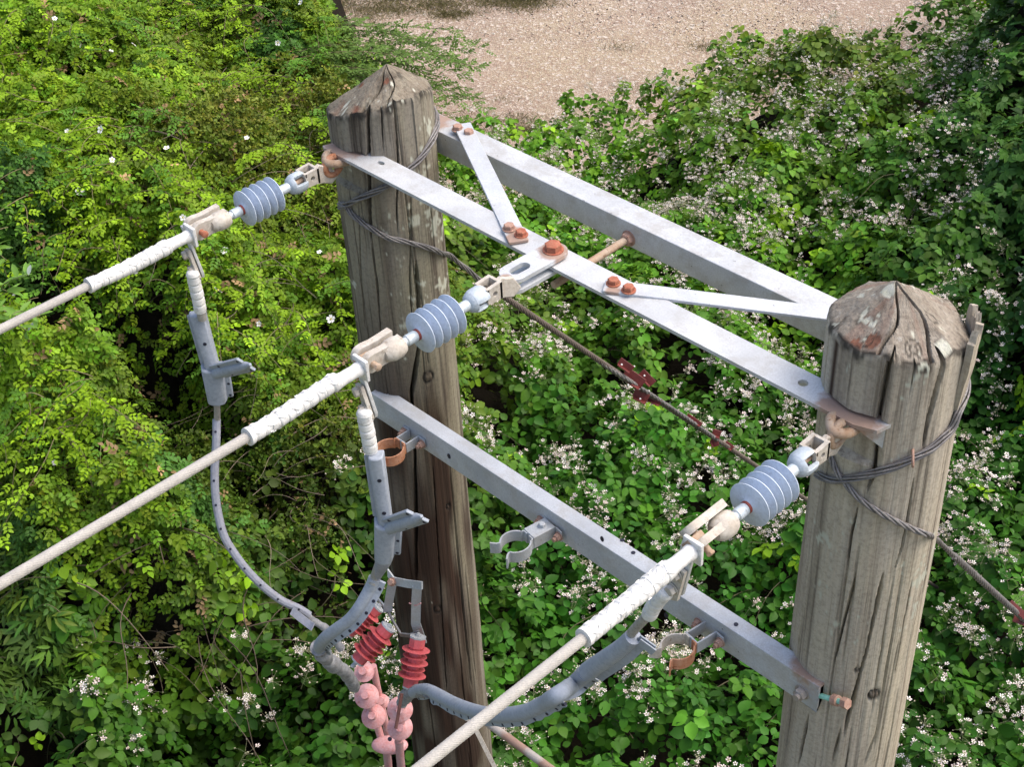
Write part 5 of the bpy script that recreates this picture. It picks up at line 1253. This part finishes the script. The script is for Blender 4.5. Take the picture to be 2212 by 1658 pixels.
# willow shoot at the left edge: long lance leaves
wsd = bushroot('willow_sapling', 40, 560, -1.75, 'long-leaved bright sapling shoot at the left edge', 'sapling')
cv = []; cc = []; rr = []; lp = []; ld = []; lc = []
for (x, y) in ((15, 470), (30, 540), (60, 620), (85, 600), (40, 590)):
    p = onZ(x, y, -1.72); P = arc_curve(p-np.array([.1, .02, .25]), r.uniform(-2.5, .5), .25, .33, .12, r, 10); cv.append(P); cc.append(np.array([.2, .2, .1])); rr.append(.003)
    for i, q in enumerate(resample(P, .03)): a = r.uniform(0, 6.28); lp.append(q); ld.append((math.cos(a), math.sin(a), .3)); lc.append(np.array([.19, .36, .06])*math.exp(r.normal(0, .15)) if r.rand() < .8 else np.array([.28, .34, .30]))
V, F, C = stems(cv, cc, rr, 6); mesh_obj('stem', V, F, C, M_stem, wsd)
lp = np.array(lp); ld = np.array(ld); ld /= np.linalg.norm(ld, axis=1)[:, None]; nz_ = np.tile([0.1, -.2, 1.], (len(lp), 1))+r.normal(0, .3, (len(lp), 3)); nz_ -= ld*np.sum(nz_*ld, 1)[:, None]; nz_ /= np.linalg.norm(nz_, axis=1)[:, None]
T = [combine([leaflet(.085*q, .022*q, .15, .2, 5)]) for q in (.8, 1, 1.15)]
V, F, C = instance(T, lp, np.stack([ld, np.cross(nz_, ld), nz_], -1), np.ones(len(lp)), np.array(lc), r); mesh_obj('foliage', V, F, C, M_leaf, wsd)

# ------------------------------------------------------------------ flowers
def flower5(R, cup=.25, notch=.12, pw=.62):
    V = []; F = []
    for k in range(5):
        a = 2*math.pi*k/5; pr = [(.08, 0, 0), (.55, pw*.42, cup*.35), (.95, pw*.33, cup), (1.-notch, 0, cup*.9), (.95, -pw*.33, cup), (.55, -pw*.42, cup*.35)]
        b = len(V); c_, s_ = math.cos(a), math.sin(a)
        for x, y, z in pr: V.append((R*(x*c_-y*s_), R*(x*s_+y*c_), R*z))
        F += [(b, b+1, b+2), (b, b+2, b+3), (b, b+3, b+4), (b, b+4, b+5)]
    return np.array(V), np.array(F)
def ball(R, n=6, zc=0):
    V = [(0, 0, R+zc)]+[(R*math.cos(2*math.pi*k/n), R*math.sin(2*math.pi*k/n), zc) for k in range(n)]+[(0, 0, -R+zc)]; F = [(0, 1+k, 1+(k+1) % n) for k in range(n)]+[(n+1, 1+(k+1) % n, 1+k) for k in range(n)]
    return np.array(V), np.array(F)
r = np.random.RandomState(12)
# panicle spots on the bramble
cand = (K == 2) & (dpt < .10); idx = np.where(cand)[0]
fd = vnoise(X[idx], Y[idx], .5, 101)+.8*vnoise(X[idx], Y[idx], .22, 102)
ppx = proj(pos[idx]); dist = np.linalg.norm(pos[idx]-CAM, axis=1)
base = .12+.08*np.clip((ppx[:, 0]-900)/600, -.6, 1)
idx = idx[r.rand(len(idx)) < np.clip(base*(1+2.8*fd), 0, .8)]
print('panicles', len(idx))
fp = []; fs_ = []; fc = []; fn = []; bp = []; bc = []; bs = []; cv = []; cc = []; rr = []
for i in idx:
    p0 = pos[i]+np.array([0, 0, .05]); nf = r.randint(9, 26); az = r.uniform(0, 6.28); ln = r.uniform(.05, .10); dirv = np.array([math.cos(az)*.5, math.sin(az)*.5, .85])
    cv.append(np.array([p0-dirv*.05, p0, p0+dirv*ln])); cc.append(np.array([.24, .26, .13])); rr.append(.0013)
    for j in range(nf):
        t = r.rand(); c = p0+dirv*ln*t; off = r.normal(0, 1, 3)*np.array([.024, .024, .014]); q = c+off*(1.3-.5*t)
        cv.append(np.array([c-dirv*.01, (c+q)/2, q])); cc.append(np.array([.26, .27, .15])); rr.append(.0008)
        if r.rand() < .34: fp.append(q); fs_.append(r.uniform(.8, 1.15)); fc.append(np.array([.78, .73, .68])*r.uniform(.8, 1.05) if r.rand() < .65 else np.array([.68, .57, .54])*r.uniform(.8, 1.1)); fn.append(dirv*.5+np.array([0, 0, .6])+r.normal(0, .35, 3))
        else: bp.append(q); bs.append(r.uniform(.6, 1.25)); bc.append(np.array([.42, .40, .26])*r.uniform(.7, 1.3) if r.rand() < .6 else np.array([.60, .50, .42])*r.uniform(.8, 1.1))
fp = np.array(fp); fn = np.array(fn); fn /= np.linalg.norm(fn, axis=1)[:, None]
def fr_from(nv, r):
    a = r.normal(0, 1, nv.shape); a -= nv*np.sum(a*nv, 1)[:, None]; a /= np.linalg.norm(a, axis=1)[:, None]; return np.stack([a, np.cross(nv, a), nv], -1)
Fm = fr_from(fn, r)
V1, F1, C1 = instance([flower5(.0122), flower5(.0112, .45, .2, .55)], fp, Fm, np.array(fs_), np.array(fc), r)
V2, F2, C2 = instance([ball(.0032, 6, .0015)], fp, Fm, np.ones(len(fp)), np.tile([.30, .28, .14], (len(fp), 1)), r)
bp = np.array(bp); V3, F3, C3 = instance([ball(.0042, 6)], bp, np.tile(np.eye(3), (len(bp), 1, 1)), np.array(bs), np.array(bc), r)
V4, F4, C4 = stems(cv, cc, rr, 3)
V = np.vstack([V1, V2, V3, V4]); F = np.vstack([F1, F2+len(V1), F3+len(V1)+len(V2), F4+len(V1)+len(V2)+len(V3)]); C = np.vstack([C1, C2, C3, C4])
o = mesh_obj('bramble_blossom', V, F, C, M_petal); o['kind'] = 'stuff'; o['label'] = 'sprays of small white and pinkish bramble blossom and buds'; o['category'] = 'blossom'
# dog roses on the rose bush: each one a part
pet = flower5(.021, .25, .10, .85)
for (x, y) in ((175, 98), (218, 280), (145, 283), (360, 320), (242, 345), (172, 415), (533, 298), (486, 542), (495, 583), (470, 628), (172, 708), (118, 1000), (600, 92), (650, 5), (210, 40), (240, 110), (30, 640), (395, 470), (690, 545), (560, 700), (118, 40), (80, 520), (290, 95), (300, 905), (715, 690)):
    z = -2.0
    for _ in range(20): P = onZ(x, y, z); z = .5*z+.5*(float(field(np.array([P[0]]), np.array([P[1]]))[0])+.05)
    P = onZ(x, y, z)+nrm(CAM-onZ(x, y, z))*.06; nv = nrm(np.array([0, 0, .6])+nrm(CAM-P)*.5+r.normal(0, .5, 3))[None]
    Rf = fr_from(nv, r); s_ = np.array([r.uniform(.6, 1.1)])
    V, F, C = instance([pet], P[None], Rf, s_, np.array([[.86, .85, .82]]), r); V2, F2, C2 = instance([ball(.005, 6, .003)], P[None], Rf, s_, np.array([[.55, .45, .10]]), r)
    mesh_obj('flower', np.vstack([V, V2]), np.vstack([F, F2+len(V)]), np.vstack([C, C2]), M_petal, rose)

# ------------------------------------------------------------------ grass tufts and stones by the track
r = np.random.RandomState(21)
def grass(n, fn_, hgt, colr):
    P = []; 
    while len(P) < n:
        x, y = fn_(); q = onZ(x, y, GZ); P.append(q)
    P = np.array(P); bl_ = []
    V = np.array([(-.004, 0, 0), (.004, 0, 0), (.012, 0, hgt*.6), (.03, 0, hgt)]); F = np.array([(0, 1, 2), (0, 2, 3)])
    nv = np.stack([r.normal(0, .35, n), r.normal(0, .35, n), np.ones(n)], -1); nv /= np.linalg.norm(nv, axis=1)[:, None]
    return instance([(V, F)], P+np.array([0, 0, .0]), fr_from(nv, r), np.exp(r.normal(0, .3, n)), np.array(colr)*np.exp(r.normal(0, .25, (n, 1))), r)
cl_ = [(r.uniform(600, 1250), r.uniform(-40, 62)*1.0) for _ in range(150)]
cl_ = [(x, y) for x, y in cl_ if y < 62-(x-600)*.07]+[(r.uniform(780, 1100), r.uniform(190, 300)) for _ in range(22)]+[(r.uniform(1080, 1200), r.uniform(255, 290)) for _ in range(26)]+[(r.uniform(1250, 1900), r.uniform(90, 230)) for _ in range(20)]
def pick():
    c = cl_[r.randint(len(cl_))]; return c[0]+r.normal(0, 26), c[1]+r.normal(0, 5.5)
V, F, C = grass(42000, pick, .03, (.22, .20, .09)); o = mesh_obj('grass_tufts', V, F, C, M_leaf); o['kind'] = 'stuff'; o['label'] = 'thin olive grass tufts growing on the gravel track'; o['category'] = 'grass'
n = 9000; P = np.array([onZ(r.uniform(600, 2150), r.uniform(-60, 300), GZ+.005) for _ in range(n)])
sc = np.exp(r.normal(-.65, .4, n)); Rm = frames(n, r, .4); cs = np.array([.36, .29, .24])*np.exp(r.normal(0, .3, (n, 1))); cs = np.where(r.rand(n, 1) < .12, np.array([.62, .58, .53]), cs)
st = ball(.016, 6); V, F, C = instance([(st[0]*np.array([1, .8, .5]), st[1]), (st[0]*np.array([.8, .6, .5]), st[1])], P, Rm, sc, cs, r)
o = mesh_obj('gravel_stones', V, F, C, M_petal); o['kind'] = 'stuff'; o['label'] = 'loose pebbles scattered over the gravel track'; o['category'] = 'stones'
